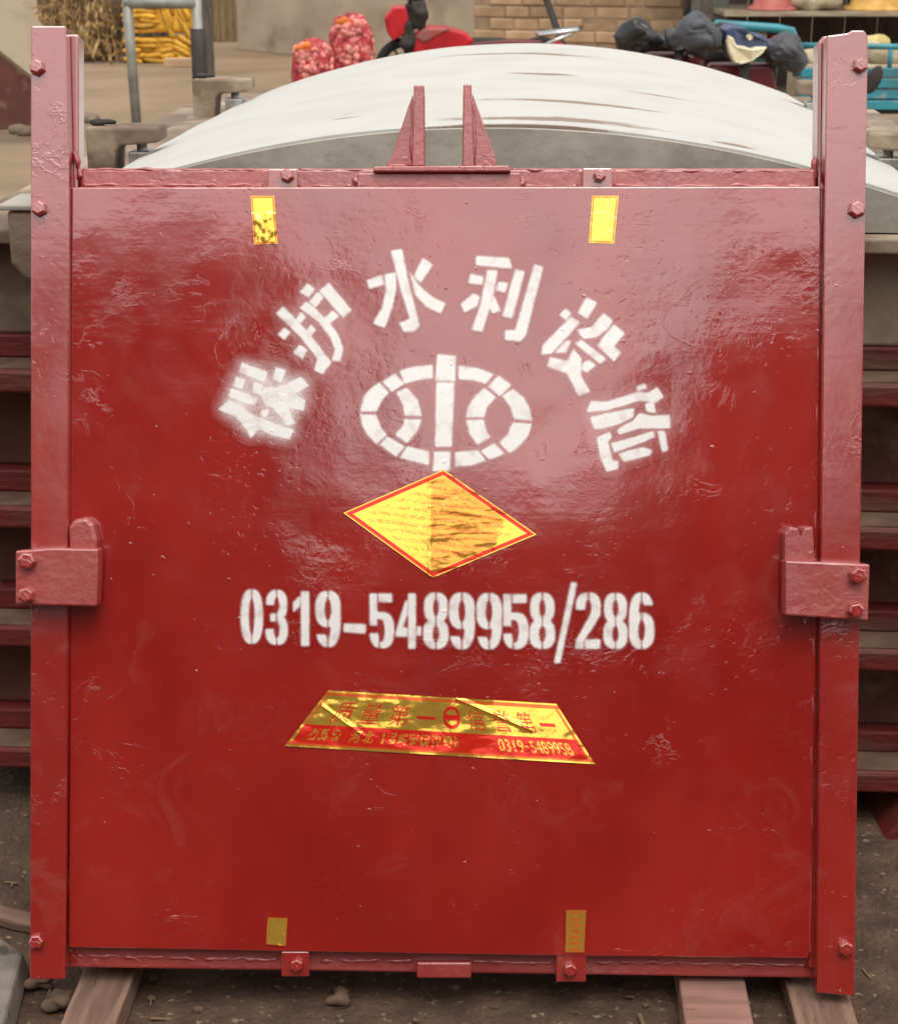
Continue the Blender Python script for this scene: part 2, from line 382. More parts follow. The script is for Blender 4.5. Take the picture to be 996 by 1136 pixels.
# lifting lugs
bp_ = build('lug_base_plate', px_solid(B(), [(414, 190), (414, 184), (565, 183), (567, 190)], .006, .09), M['red_rough'], gate, .002)
for fl in (0, 1):
    if fl == 0: bar = [(459, 94), (470.5, 94), (471, 184), (457, 184)]; gus = [(458, 104), (458.5, 184), (429, 184), (436, 168), (452, 120)]
    else: bar = [(514, 93), (523, 93), (526, 184), (513, 184)]; gus = [(524, 103), (551, 178), (551, 184), (526, 184)]
    lg = build('lifting_lug', px_solid(B(), bar, .002, .085), M['red_rough'], gate, .002)
    build('gusset', px_solid(B(), gus, -.012, .028), M['red_rough'], lg, .002)
    bx = 458 if fl == 0 else 524.5
    weld(lg, .0038, 20 + fl, (bx, 112), (bx + (-1 if fl == 0 else 1.5), 182), d=-.010)
    weld(lg, .0042, 24 + fl, gus[2] if fl == 0 else gus[3], gus[1] if fl == 0 else gus[2], d=-.008)
# wedge tabs with bolts, top and bottom
for (x0, y0, x1, y1, bx, by, bk) in ((297, 187, 330, 214, 319, 195, .03), (646, 186, 679, 214, 665, 195, .03),
                                     (312, 1056, 343, 1084, 329, 1070, .05), (617, 1059, 650, 1090, 632, 1075, .05)):
    t = build('wedge_tab', px_solid(B(), rect(x0, y0, x1, y1), -.002, bk), M['red_rail'], gate, .002)
    bolt(t, bx, by, -.0015, .3, .85)
# bottom beam
bb = build('bottom_beam', px_solid(B(), [(74, 1050), (897, 1060), (905, 1086), (76, 1074)], -.022, .09), M['red_rough'], gate, .004)
build('middle_block', px_solid(B(), rect(462, 1068, 523, 1086), -.008, .05), M['red_rough'], bb, .003)
for q, pts in enumerate((((78, 1060), (200, 1063), (310, 1065)), ((345, 1066), (460, 1066)), ((525, 1067), (615, 1069)), ((652, 1067), (895, 1071)))):
    weld(bb, .0048, 31 + q, *pts, d=-.0245, step=.0035)
# right border strip with its weld
bs = build('border_strip', px_solid(B(), [(912, 200), (915, 204), (908, 1074), (897, 1074), (900, 640), (909, 206)], -.008, .03), M['red_rail'], gate, .002)
weld(bs, .003, 41, (909.5, 208), (905, 500), (897.5, 1066), d=-.003, step=.009)
weld(panel, .0024, 43, (78.5, 900), (77.5, 1052), d=-.003, step=.009)
weld(panel, .002, 44, (80, 208), (79.5, 420), d=-.004, step=.009)

# lock plates and the hooked wedges above them
def lock(outl, bolts, wedge, wd):
    l = build('lock_plate', px_solid(B(), outl, .050, -.0145), M['red_rough'], gate, .003)
    for x, y, a in bolts: bolt(l, x, y, .0505, a, 1.0)
    wg = B(); px_solid(wg, wedge, wd, .0); o = build('wedge', wg, M['red_rough'], gate, .006, seg=3)
    return l
lock([(17, 611), (60, 608), (109, 609), (109, 640), (107, 673), (60, 672), (17, 671)], [(31, 622, .2), (30, 660, .5)],
     [(77, 615), (76, 585), (82, 576), (96, 574), (104, 582), (108, 600), (107, 615)], .030)
lock([(871, 622), (965, 626), (964, 655), (963, 689), (920, 686), (871, 683)], [(950, 638, .1), (948, 676, .4)],
     [(870, 628), (870, 592), (876, 584), (886, 586), (888, 596), (892, 586), (902, 584), (904, 628)], .026)
# ------------------------------------------------------------------ stencilled white lettering (traced on the panel)
def tz(box_, sc, polys): return [[(box_[0] + x / sc, box_[1] + y / sc) for x, y in p] for p in polys]
ZA, ZB, ZC, SA, SC_ = (220, 260), (490, 260), (360, 370), 3.557, 3.831
CH = {}
CH['bao'] = tz(ZA, SA, [[(170,505),(275,540),(262,582),(160,545)],[(150,560),(187,570),(175,612),(135,600)],[(220,580),(258,592),(245,636),(210,625)],
 [(130,605),(237,640),(225,680),(118,640)],[(305,522),(345,535),(328,588),(290,572)],
 [(262,600),(300,598),(350,590),(405,560),(437,598),(385,628),(425,655),(415,697),(350,680),(360,700),(385,745),(350,755),(300,690),(262,670),(245,632)],
 [(125,648),(90,680),(78,690),(150,722),(190,770),(205,805),(240,770),(300,795),(360,808),(378,770),(300,745),(200,700)],[(252,690),(282,690),(268,725),(240,712)]])
CH['hu'] = tz(ZA, SA, [[(430,193),(460,215),(437,248),(400,228)],[(472,225),(494,247),(465,287),(437,265)],
 [(335,283),(308,312),(400,400),(470,490),(458,535),(490,550),(525,505),(455,410),(400,350)],
 [(425,265),(400,290),(475,345),(520,405),(540,455),(525,498),(560,500),(572,450),(550,390),(510,340),(455,285)],
 [(405,305),(425,325),(405,350),(385,335)],[(445,355),(465,378),(445,400),(425,380)],[(340,365),(363,385),(340,415),(315,395)],
 [(400,435),(430,455),(412,492),(375,465)],[(515,190),(605,298),(572,330),(478,222)],[(530,300),(555,322),(515,355),(495,332)]])
CH['shui'] = tz(ZA, SA, [[(665,180),(725,160),(733,197),(675,213)],[(735,158),(778,150),(780,210),(765,290),(735,368),(690,350),(725,290),(740,220)],
 [(760,65),(803,57),(825,170),(855,290),(872,360),(850,382),(810,384),(792,348),(820,340),(835,330),(800,220),(780,140)],
 [(885,92),(925,118),(877,190),(850,165)],[(832,145),(870,200),(920,245),(975,272),(955,310),(900,285),(855,235)]])
CH['li'] = tz(ZB, SA, [[(135,85),(265,92),(277,133),(135,120)],[(115,155),(165,165),(160,197),(105,190)],
 [(180,140),(218,143),(205,230),(160,383),(118,375),(150,290)],[(225,188),(260,190),(250,228),(212,218)],[(125,232),(150,245),(140,280),(90,307),(75,275)],
 [(205,240),(232,300),(200,310),(190,290)],[(290,137),(327,145),(278,330),(240,322)],[(365,117),(400,128),(330,400),(310,420),(250,415),(250,378),(290,378)]])
CH['she'] = tz(ZB, SA, [[(570,248),(612,268),(575,333),(537,310)],[(490,293),(512,312),(490,338),(465,315)],
 [(510,325),(545,345),(475,425),(450,450),(432,470),(393,473),(400,435)],[(490,420),(510,420),(490,465),(445,467)],
 [(545,395),(535,375),(590,365),(640,310),(673,340),(655,372),(610,405),(560,412)],[(680,355),(722,390),(680,440),(707,465),(680,500),(615,440),(640,400)],
 [(550,415),(648,490),(625,510),(525,430)],[(428,483),(495,500),(520,450),(550,490),(550,560),(585,620),(540,637),(495,548),(415,520)],
 [(560,505),(580,495),(608,515),(570,545),(552,530)]])
CH['shi'] = tz(ZB, SA, [[(800,588),(812,605),(770,620),(768,600)],[(590,657),(650,660),(780,620),(815,625),(850,603),(875,640),(845,665),(780,655),(700,680),(640,695),(570,700)],
 [(800,668),(835,660),(845,705),(810,700)],[(585,722),(700,695),(760,685),(755,720),(710,745),(640,765),(600,768)],
 [(780,705),(830,715),(900,712),(902,765),(850,765),(780,765),(700,790),(690,775),(720,750),(755,735)],
 [(610,800),(665,780),(670,800),(655,820),(675,890),(697,895),(695,925),(650,935),(625,880)],[(668,825),(740,805),(835,775),(840,800),(780,825),(680,860)],
 [(695,865),(790,840),(830,850),(825,870),(720,898)],[(850,775),(880,775),(893,850),(870,860)]])
CH['emblem'] = tz(ZC, SC_, [[(318,158),(390,139),(458,133),(460,190),(400,196),(340,212)],[(245,205),(300,168),(338,212),(285,247)],
 [(235,207),(272,252),(240,285),(222,330),(152,330),(165,270),(190,238)],[(150,343),(220,345),(240,400),(265,430),(220,470),(180,425),(160,390)],
 [(270,437),(340,480),(305,523),(232,472)],[(352,480),(445,500),(443,558),(318,528)],[(305,250),(350,230),(395,280),(413,350),(340,350),(335,305)],
 [(340,362),(413,365),(395,415),(350,465),(300,430),(335,390)],[(480,88),(558,95),(555,202),(470,199)],[(475,206),(552,208),(540,480),(470,480)],
 [(465,502),(535,502),(532,582),(460,585)],[(568,135),(650,147),(718,172),(685,212),(630,197),(570,193)],[(740,177),(793,218),(745,265),(693,225)],
 [(800,235),(845,270),(870,315),(882,370),(805,362),(790,310),(755,265)],[(800,378),(880,383),(865,435),(825,480),(785,508),(742,465),(780,425)],
 [(720,465),(765,510),(700,535),(665,500)],[(555,505),(650,495),(685,540),(620,560),(555,565)],[(680,230),(728,270),(690,310),(678,355),(600,355),(610,310),(640,265)],
 [(602,367),(675,365),(690,420),(707,440),(650,472),(615,425)]])

def inpoly(px, py, poly):
    ins = np.zeros(px.shape, bool); n = len(poly); j = n - 1
    for i in range(n):
        xi, yi = poly[i]; xj, yj = poly[j]
        if yi != yj: ins ^= ((yi > py) != (yj > py)) & (px < (xj - xi) * (py - yi) / (yj - yi) + xi)
        j = i
    return ins
def sup(u, v, cx, cy, rx, ry, e=2.5): return np.abs((u - cx) / rx) ** e + np.abs((v - cy) / ry) ** e < 1
def digit(ch, u, v):
    ring = lambda cx, cy, rx, ry, ix, iy: sup(u, v, cx, cy, rx, ry) & ~sup(u, v, cx, cy, ix, iy, 2)
    gap = np.abs(u - .5) < .035
    inside = (u >= 0) & (u <= 1) & (v >= 0) & (v <= 1)
    zero = ring(.5, .5, .5, .5, .14, .36)
    top, bot = ring(.5, .27, .47, .27, .13, .155), ring(.5, .735, .5, .265, .14, .155)
    if ch == '0': r = zero & ~gap
    elif ch == '8': r = (top | bot) & ~gap
    elif ch in '96':
        if ch == '6': u, v = 1 - u, 1 - v; return digit('9', u, v)
        r = ((zero & ((u > .5) | (v > .78))) | (sup(u, v, .5, .32, .5, .32) & ~sup(u, v, .5, .33, .14, .2, 2)))
        r &= ~((u > .33) & (u < .66) & sup(u, v, .5, .33, .14, .2, 2)) & ~gap
    elif ch == '3': r = ((top | bot) & ((u > .5) | (v < .27) | (v > .72)) | ((u > .22) & (u < .5) & (v > .43) & (v < .57))) & ~gap
    elif ch == '5':
        r = ((u < .30) & (v < .58)) | ((u > .37) & (u < .92) & (v < .15)) | ((u > .3) & (u < .5) & (v > .34) & (v < .46))
        r |= sup(u, v, .5, .67, .5, .33) & ~sup(u, v, .48, .68, .15, .21, 2) & ((u > .42) | (v > .73)) & ~((u > .36) & (u < .43))
    elif ch == '4':
        r = ((u > .5) & (u < .78)) | inpoly(u, v, [(0, .72), (.40, .12), (.46, .12), (.46, .38), (.28, .62), (.46, .62), (.46, .78), (0, .78)]) | ((u > .83) & (v > .6) & (v < .76))
    elif ch == '1': r = (u > .5) | inpoly(u, v, [(0, .2), (.42, .08), (.42, .27), (0, .38)])
    elif ch == '2':
        r = (top & ((v < .3) | (u > .5)) & (v < .4) & ~gap) | inpoly(u, v, [(.62, .36), (.97, .27), (.93, .42), (.32, .87), (.32, 1), (0, 1), (.04, .84), (.2, .72)]) | ((u > .37) & (u < .95) & (v > .84))
    return r & inside
ZD, ZE, SD = (250, 630), (490, 630), 3.984
DG = [('0', ZD, 68, 165, 95, 335), ('3', ZD, 178, 275, 98, 340), ('1', ZD, 300, 370, 105, 345), ('9', ZD, 398, 508, 103, 350), ('5', ZD, 638, 745, 115, 355),
      ('4', ZD, 752, 865, 115, 357), ('8', ZD, 875, 985, 110, 358), ('9', ZE, 32, 145, 110, 360), ('9', ZE, 153, 265, 112, 360), ('5', ZE, 272, 383, 118, 358),
      ('8', ZE, 388, 500, 110, 358), ('2', ZE, 590, 705, 110, 357), ('8', ZE, 715, 820, 112, 358), ('6', ZE, 828, 938, 110, 358)]
def blur(a, s):
    k = int(3 * s); x = np.arange(-k, k + 1); g = np.exp(-x * x / (2 * s * s)); g /= g.sum()
    a = np.apply_along_axis(lambda r: np.convolve(r, g, 'same'), 0, a)
    return np.apply_along_axis(lambda r: np.convolve(r, g, 'same'), 1, a)
def stencils():
    X0, Y0, X1, Y1, SS = 228, 258, 768, 752, 4
    xs = X0 + (np.arange((X1 - X0) * SS) + .5) / SS; ys = Y0 + (np.arange((Y1 - Y0) * SS) + .5) / SS
    gx, gy = np.meshgrid(xs, ys)
    def down(a): return a.reshape(Y1 - Y0, SS, X1 - X0, SS).mean((1, 3))
    items = []
    for k, polys in CH.items():
        a = np.zeros(gx.shape, bool)
        for p in polys:
            q = np.array(p); i0, i1 = int((q[:, 0].min() - X0) * SS), int((q[:, 0].max() - X0) * SS) + 2; j0, j1 = int((q[:, 1].min() - Y0) * SS), int((q[:, 1].max() - Y0) * SS) + 2
            a[j0:j1, i0:i1] |= inpoly(gx[j0:j1, i0:i1], gy[j0:j1, i0:i1], p)
        items.append(('stencilled_emblem' if k == 'emblem' else 'stencilled_character', down(a)))
    for ch, z, a0, a1, b0, b1 in DG:
        x0, x1, y0, y1 = z[0] + a0 / SD, z[0] + a1 / SD, z[1] + b0 / SD, z[1] + b1 / SD
        sl0 = np.s_[int((y0 - Y0) * SS):int((y1 - Y0) * SS) + 2, int((x0 - X0) * SS):int((x1 - X0) * SS) + 2]
        a = np.zeros(gx.shape, bool); a[sl0] = digit(ch, (gx[sl0] - x0) / (x1 - x0), (gy[sl0] - y0) / (y1 - y0)); items.append(('stencilled_digit', down(a)))
    dash = [(ZD[0] + x / SD, ZD[1] + y / SD) for x, y in ((525, 247), (622, 250), (618, 290), (523, 283))]
    sl_ = [(ZE[0] + x / SD, ZE[1] + y / SD) for x, y in ((572, 65), (597, 67), (522, 422), (497, 420))]
    items.append(('stencilled_dash', down(inpoly(gx, gy, dash)))); items.append(('stencilled_slash', down(inpoly(gx, gy, sl_))))
    cov = sum(i[1] for i in items)
    over = [.30, .10, .0, .0, .02, .09, .02] + [.015] * 20
    soft = []
    for (n, a), ov in zip(items, over):
        yy, xx = np.nonzero(a > 0); s = np.zeros_like(a)
        y0, y1, x0, x1 = max(0, yy.min() - 22), yy.max() + 23, max(0, xx.min() - 22), xx.max() + 23
        sub = a[y0:y1, x0:x1]
        s[y0:y1, x0:x1] = np.maximum(np.maximum(blur(sub, .75), 0), np.maximum(blur(sub, 2.6) * (.08 + ov * 1.6), blur(sub, 7.0) * ov * 3.0))
        soft.append(s)
    own = np.argmax(np.stack(soft), 0); tot = np.minimum(1, np.max(np.stack(soft), 0)); tot[tot < .015] = 0
    # vertex values at cell corners
    pad = np.pad(tot, 1)
    val = (pad[:-1, :-1] + pad[1:, :-1] + pad[:-1, 1:] + pad[1:, 1:]) / 4
    val = np.maximum(val, 0)
    H, W = tot.shape
    for k, (n, a) in enumerate(items):
        cells = np.argwhere((own == k) & ((pad[1:-1, 1:-1] > 0)))
        j, i = cells[:, 0], cells[:, 1]; W1 = W + 1
        quads = np.stack([j * W1 + i, (j + 1) * W1 + i, (j + 1) * W1 + i + 1, j * W1 + i + 1], -1)
        uq, inv = np.unique(quads, return_inverse=True); inv = inv.reshape(quads.shape)
        jj, ii = uq // W1, uq % W1; verts = P_many(X0 + ii.astype(float), Y0 + jj.astype(float), .0006); vals = val[jj, ii].astype(np.float32)
        me = bpy.data.meshes.new(n); me.from_pydata(verts.tolist(), [], inv.tolist())
        at_ = me.attributes.new('spray', 'FLOAT', 'POINT'); at_.data.foreach_set('value', vals)
        me.materials.append(M['red_spray']); link(bpy.data.objects.new(n, me), panel)
stencils()

# ------------------------------------------------------------------ gold foil stickers
def foil_mat():
    m = bpy.data.materials.new('gold_foil'); m.use_nodes = True; N = m.node_tree.nodes; L = m.node_tree.links
    b = N['Principled BSDF']; b.inputs['Metallic'].default_value = 1; b.inputs['Roughness'].default_value = .16
    a = N.new('ShaderNodeAttribute'); a.attribute_name = 'print'
    mx = N.new('ShaderNodeMix'); mx.data_type = 'RGBA'; L.new(a.outputs['Fac'], mx.inputs[0])
    mx.inputs[6].default_value = (1.0, .64, .10, 1); mx.inputs[7].default_value = (.75, .03, .015, 1)
    L.new(mx.outputs[2], b.inputs['Base Color'])
    mm = N.new('ShaderNodeMapRange'); mm.inputs[3].default_value = .75; mm.inputs[4].default_value = .35; L.new(a.outputs['Fac'], mm.inputs[0]); L.new(mm.outputs[0], b.inputs['Metallic'])
    tc = N.new('ShaderNodeTexCoord'); n = N.new('ShaderNodeTexNoise'); n.inputs['Scale'].default_value = 130; n.inputs['Detail'].default_value = 3
    L.new(tc.outputs['Object'], n.inputs['Vector'])
    bp = N.new('ShaderNodeBump'); bp.inputs['Distance'].default_value = .00035; L.new(n.outputs[0], bp.inputs['Height'])
    # embossed foil: the grain of the embossing leans up or down from patch to patch
    ti = N.new('ShaderNodeAttribute'); ti.attribute_name = 'tilt'
    vm = N.new('ShaderNodeVectorMath'); vm.operation = 'SCALE'; vm.inputs[0].default_value = tuple(UZ); L.new(ti.outputs['Fac'], vm.inputs['Scale'])
    va = N.new('ShaderNodeVectorMath'); va.operation = 'ADD'; L.new(bp.outputs[0], va.inputs[0]); L.new(vm.outputs[0], va.inputs[1])
    vn = N.new('ShaderNodeVectorMath'); vn.operation = 'NORMALIZE'; L.new(va.outputs[0], vn.inputs[0]); L.new(vn.outputs[0], b.inputs['Normal'])
    return m
M['foil'] = foil_mat()
def text_tris(s):
    cu = bpy.data.curves.new('t', 'FONT'); cu.body = s; o = bpy.data.objects.new('t', cu); C.objects.link(o)
    dg = bpy.context.evaluated_depsgraph_get(); me = o.evaluated_get(dg).to_mesh(); me.calc_loop_triangles()
    v = np.array([p.co[:2] for p in me.vertices]); t = [tuple(x.vertices) for x in me.loop_triangles]
    o.evaluated_get(dg).to_mesh_clear(); bpy.data.objects.remove(o); bpy.data.curves.remove(cu)
    if not len(t): return None
    v -= v.min(0); v /= np.maximum(v.max(0), 1e-6); return [v[list(x)] for x in t]
def sticker(name, quad, nu, nv, height, prints, tilt=lambda x, y: 0.0):
    """quad: four photo corners (tl, tr, br, bl); height(u,v) metres off the paint; prints(u,v)->ink 0..1"""
    q = [np.array(p, float) for p in quad]
    uu, vv = np.meshgrid(np.linspace(0, 1, nu), np.linspace(0, 1, nv))
    verts = []; ink = prints(uu, vv); tl = []
    for j in range(nv):
        for i in range(nu):
            u, v = uu[j, i], vv[j, i]
            p = (1 - v) * ((1 - u) * q[0] + u * q[1]) + v * ((1 - u) * q[3] + u * q[2])
            verts.append(P(p[0], p[1], .0012 + height(u, v, p[0], p[1]))); tl.append(tilt(p[0], p[1]))
    faces = [(j * nu + i, (j + 1) * nu + i, (j + 1) * nu + i + 1, j * nu + i + 1) for j in range(nv - 1) for i in range(nu - 1)]
    me = bpy.data.meshes.new(name); me.from_pydata(verts, [], faces)
    me.attributes.new('print', 'FLOAT', 'POINT').data.foreach_set('value', ink.ravel().astype(np.float32))
    me.attributes.new('tilt', 'FLOAT', 'POINT').data.foreach_set('value', tl)
    for p in me.polygons: p.use_smooth = True
    me.materials.append(M['foil']); return link(bpy.data.objects.new(name, me), panel)
def raster_text(uu, vv, s, u0, u1, v0, v1):
    tr = text_tris(s); r = np.zeros(uu.shape, bool)
    if tr is None: return r
    a, b_ = (uu - u0) / (u1 - u0), (v1 - vv) / (v1 - v0)
    ok = (a > -.02) & (a < 1.02) & (b_ > -.02) & (b_ < 1.02); aa, bb_ = a[ok], b_[ok]; hit = np.zeros(aa.shape, bool)
    for t in tr: hit |= inpoly(aa, bb_, [tuple(x) for x in t])
    r[ok] = hit; return r
nz2 = lambda x, y, s: mnoise.noise(Vector((x, y, s)))
# diamond: corners left, top, right, bottom
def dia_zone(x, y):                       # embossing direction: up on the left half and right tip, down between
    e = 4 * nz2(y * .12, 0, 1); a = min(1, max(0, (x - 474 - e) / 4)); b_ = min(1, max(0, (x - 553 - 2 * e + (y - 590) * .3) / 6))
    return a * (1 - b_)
def dia_t(x, y):
    z = dia_zone(x, y)
    up = .17 + .05 * nz2(x * .03, y * .05, 5); dn = .07 + .12 * nz2(x * .03, y * .11, 9) + .10 * nz2(x * .015, y * .3, 11)
    if y < 560: dn += .12 * max(0, nz2(x * .09, y * .09, 14) + .2)
    return up * (1 - z) + dn * z
def dia_h(u, v, x, y):
    z = dia_zone(x, y)
    r = .0003 * nz2(x * .05, y * .09, 3) + z * (.0007 * max(0, nz2(x * .03, y * .16, 8)) + .0003 * nz2(x * .11, y * .2, 12))
    return max(0, r + .0015 * math.exp(-abs(x - 476) / 9))
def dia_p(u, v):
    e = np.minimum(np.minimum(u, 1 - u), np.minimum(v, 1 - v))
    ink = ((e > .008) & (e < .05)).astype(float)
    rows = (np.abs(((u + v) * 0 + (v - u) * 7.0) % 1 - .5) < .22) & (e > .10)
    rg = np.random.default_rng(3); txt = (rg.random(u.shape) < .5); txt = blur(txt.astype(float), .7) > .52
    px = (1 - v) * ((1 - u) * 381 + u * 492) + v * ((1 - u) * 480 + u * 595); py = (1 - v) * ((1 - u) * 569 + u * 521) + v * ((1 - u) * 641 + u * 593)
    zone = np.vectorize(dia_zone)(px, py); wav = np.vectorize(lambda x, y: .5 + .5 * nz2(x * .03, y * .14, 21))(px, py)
    ink = np.maximum(ink, zone * (e > .06) * (.16 + .34 * wav))     # orange reflection put into the foil's colour through the ink mask
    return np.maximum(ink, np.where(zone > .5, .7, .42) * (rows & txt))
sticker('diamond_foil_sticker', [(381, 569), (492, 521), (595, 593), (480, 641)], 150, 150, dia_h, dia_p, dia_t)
# trapezoid label
def tra_h(u, v, x, y):
    r = .0012 * abs(nz2(x * .018, y * .05, 31)) + .0005 * nz2(x * .07, y * .12, 33)
    c1 = abs((y - 783) - (x - 357) * .72) / 1.23          # creases
    if 357 < x < 405: r += .0022 * math.exp(-(c1 / 1.8) ** 2)
    c2 = abs((y - 776) - (x - 508) * .42) / 1.08
    if 505 < x < 590: r += .003 * math.exp(-(c2 / 2.2) ** 2)
    return max(0, r)
def tra_p(u, v):
    eu, ev = np.minimum(u, 1 - u), np.minimum(v, 1 - v)
    ink = np.where(((ev > .03) & (ev < .09)) | ((eu > .008) & (eu < .02) & (ev > .03)), .8, 0.)
    band = (v > .60) & (v < .93) & (eu > .012)
    ink = np.where(band, 1., ink)
    rg = np.random.default_rng(5)
    for s, u0, u1 in (('质', .085, .16), ('量', .19, .265), ('第', .30, .375), ('一', .405, .48), ('信', .60, .67), ('誉', .70, .77), ('第', .80, .86), ('一', .88, .94)):
        ink[raster_text(u, v, s, u0, u1, .17 if s != '一' else .34, .54 if s != '一' else .40)] = 1
    d = ((u - .54) / .035) ** 2 + ((v - .34) / .2) ** 2
    ink[(d < 1) & ~((d < .45) & (np.abs(v - .34) > .05)) ] = 1
    for s, u0, u1 in (('河', .19, .225), ('北', .235, .27), ('0319', .70, .785), ('-', .79, .80), ('5489958', .81, .95)):
        v0, v1 = (.66, .87) if s != '-' else (.75, .78)
        ink[raster_text(u, v, s, u0, u1, v0, v1)] = .12
    sm = (v > .67) & (v < .86) & (((u > .30) & (u < .56)) | ((u > .05) & (u < .16))) & ((u * 26) % 1 > .25)
    t = blur((rg.random(u.shape) < .5).astype(float), .9) > .53
    ink[sm & t] = .25
    return ink
sticker('trapezoid_foil_label', [(364, 766), (617, 781), (660, 848), (316, 828)], 380, 84, tra_h, tra_p, lambda x, y: .07 + .16 * nz2(x * .022, y * .05, 40) + .06 * nz2(x * .09, y * .12, 42) + .09 / (1 + math.exp(-(x - 548 + (y - 800) * .6) / 7)))
def small(quad, seed, amp, ink=.0, lean=0.0):
    def h(u, v, x, y): return max(0, amp * (.5 + nz2(x * .16, y * .12, seed)) * (1 if v > .35 or amp > .0012 else .25))
    def p(u, v):
        e = np.minimum(np.minimum(u, 1 - u) * .55, np.minimum(v, 1 - v)); r = ((e > .012) & (e < .05)) * .7
        if ink: r = np.maximum(r, ink * ((np.abs((v * 7) % 1 - .5) < .34) & (np.abs(u - .5) < .28)))
        return r.astype(float)
    return sticker('small_foil_sticker', quad, 30, 56, h, p, lambda x, y: lean * (1 if y < quad[0][1] + 25 or seed == 2 else nz2(x * .2, y * .2, 3)))
small([(278, 217), (304, 217), (308, 270), (282, 271)], 1, .0012, 0, .14)
small([(657, 217), (686, 217), (681, 270), (653, 269)], 2, .0003, .12, .16)
small([(297, 1018), (319, 1019), (317, 1050), (295, 1048)], 3, .0016)
small([(628, 1010), (650, 1010), (648, 1057), (627, 1057)], 4, .0004, .7)

# ------------------------------------------------------------------ the stack of cast gates behind
STK_C = Vector((.085, 2.90, 0)); STK_R = -R(3.6)
def stk(name, label, z): return thing(name, label, 'gate frame', (STK_C.x + (0 if z > .8 else rnd.uniform(-.02, .02)), STK_C.y + (0 if z > .8 else rnd.uniform(-.012, .02)), z), STK_R + (0 if z > .8 else rnd.uniform(-.012, .012)), 'gate frames stacked flat')
HW, LEN = 1.10, 2.35
levels = [.085, .335, .575, .84]           # under-sides of the four frames
heights = [.245, .235, .26, .33]
labs = ['bottom rusty red cast gate frame of the stack, nearest the ground', 'second rusty red gate frame up from the ground in the stack',
        'third rusty red gate frame up, below the big arched gate']
def frame_parts(t, h, fl=.042, inset=.22, wm='rust'):
    bm = B(); box(bm, (0, LEN / 2, fl / 2), (2 * HW, LEN, fl)); build('flange', bm, M['oldred'], t, .006)
    bm = B(); box(bm, (0, LEN / 2, fl + .0015), (2 * HW - .016, LEN - .016, .003)); build('dust_layer', bm, M['dust'], t)['kind'] = 'stuff'
    bm = B(); box(bm, (0, LEN / 2 + .004, fl + .003 + .022), (2 * HW - .15, LEN - .15, .044)); build('step', bm, M['oldred'], t, .005)
    bm = B(); box(bm, (0, LEN / 2, (fl + .047 + h) / 2), (2 * HW - inset, LEN - inset, h - fl - .047)); build('web', bm, M[wm], t, .006)
for i in range(3):
    frame_parts(stk('stacked_gate_frame', labs[i], levels[i]), heights[i])
big = stk('arched_gate', 'big arched cast gate with weathered white back lying on top of the stack', levels[3]); big['category'] = 'arched gate'; del big['group']
frame_parts(big, .27, .042, .17, 'iron')
AW, Z0, RAD, Y1, YF = .755, 1.312 - levels[3], 2.06, 2.28, .045
def arch_z(x, t): return Z0 - x * x / (2 * RAD) - .022 * t - .012 * (2 * t - 1) ** 2 + .012
bm = B(); nx, ny = 48, 30; g = []
for j in range(ny + 1):
    t = j / ny; row = []
    for i in range(nx + 1):
        x = -AW + 2 * AW * i / nx; row.append(bm.verts.new((x, YF + (Y1 - YF) * t, arch_z(x, t) + .002 * mnoise.noise(Vector((x * 5, t * 9, 0))))))
    g.append(row)
for j in range(ny):
    for i in range(nx): bm.faces.new((g[j][i], g[j][i + 1], g[j + 1][i + 1], g[j + 1][i]))
zb = .27
for row in (g[0], g[-1]):
    lo_ = [bm.verts.new((v.co.x, v.co.y, zb)) for v in row]
    for i in range(nx): bm.faces.new((row[i], row[i + 1], lo_[i + 1], lo_[i]))
for k in (0, nx):
    col_ = [r[k] for r in g]; lo_ = [bm.verts.new((v.co.x, v.co.y, zb)) for v in col_]
    for i in range(ny): bm.faces.new((col_[i], col_[i + 1], lo_[i + 1], lo_[i]))
build('arched_panel', bm, M['white'], big, smooth=False)
me_ = big.children[-1].data
for p in me_.polygons: p.use_smooth = abs(p.normal.z) > .5
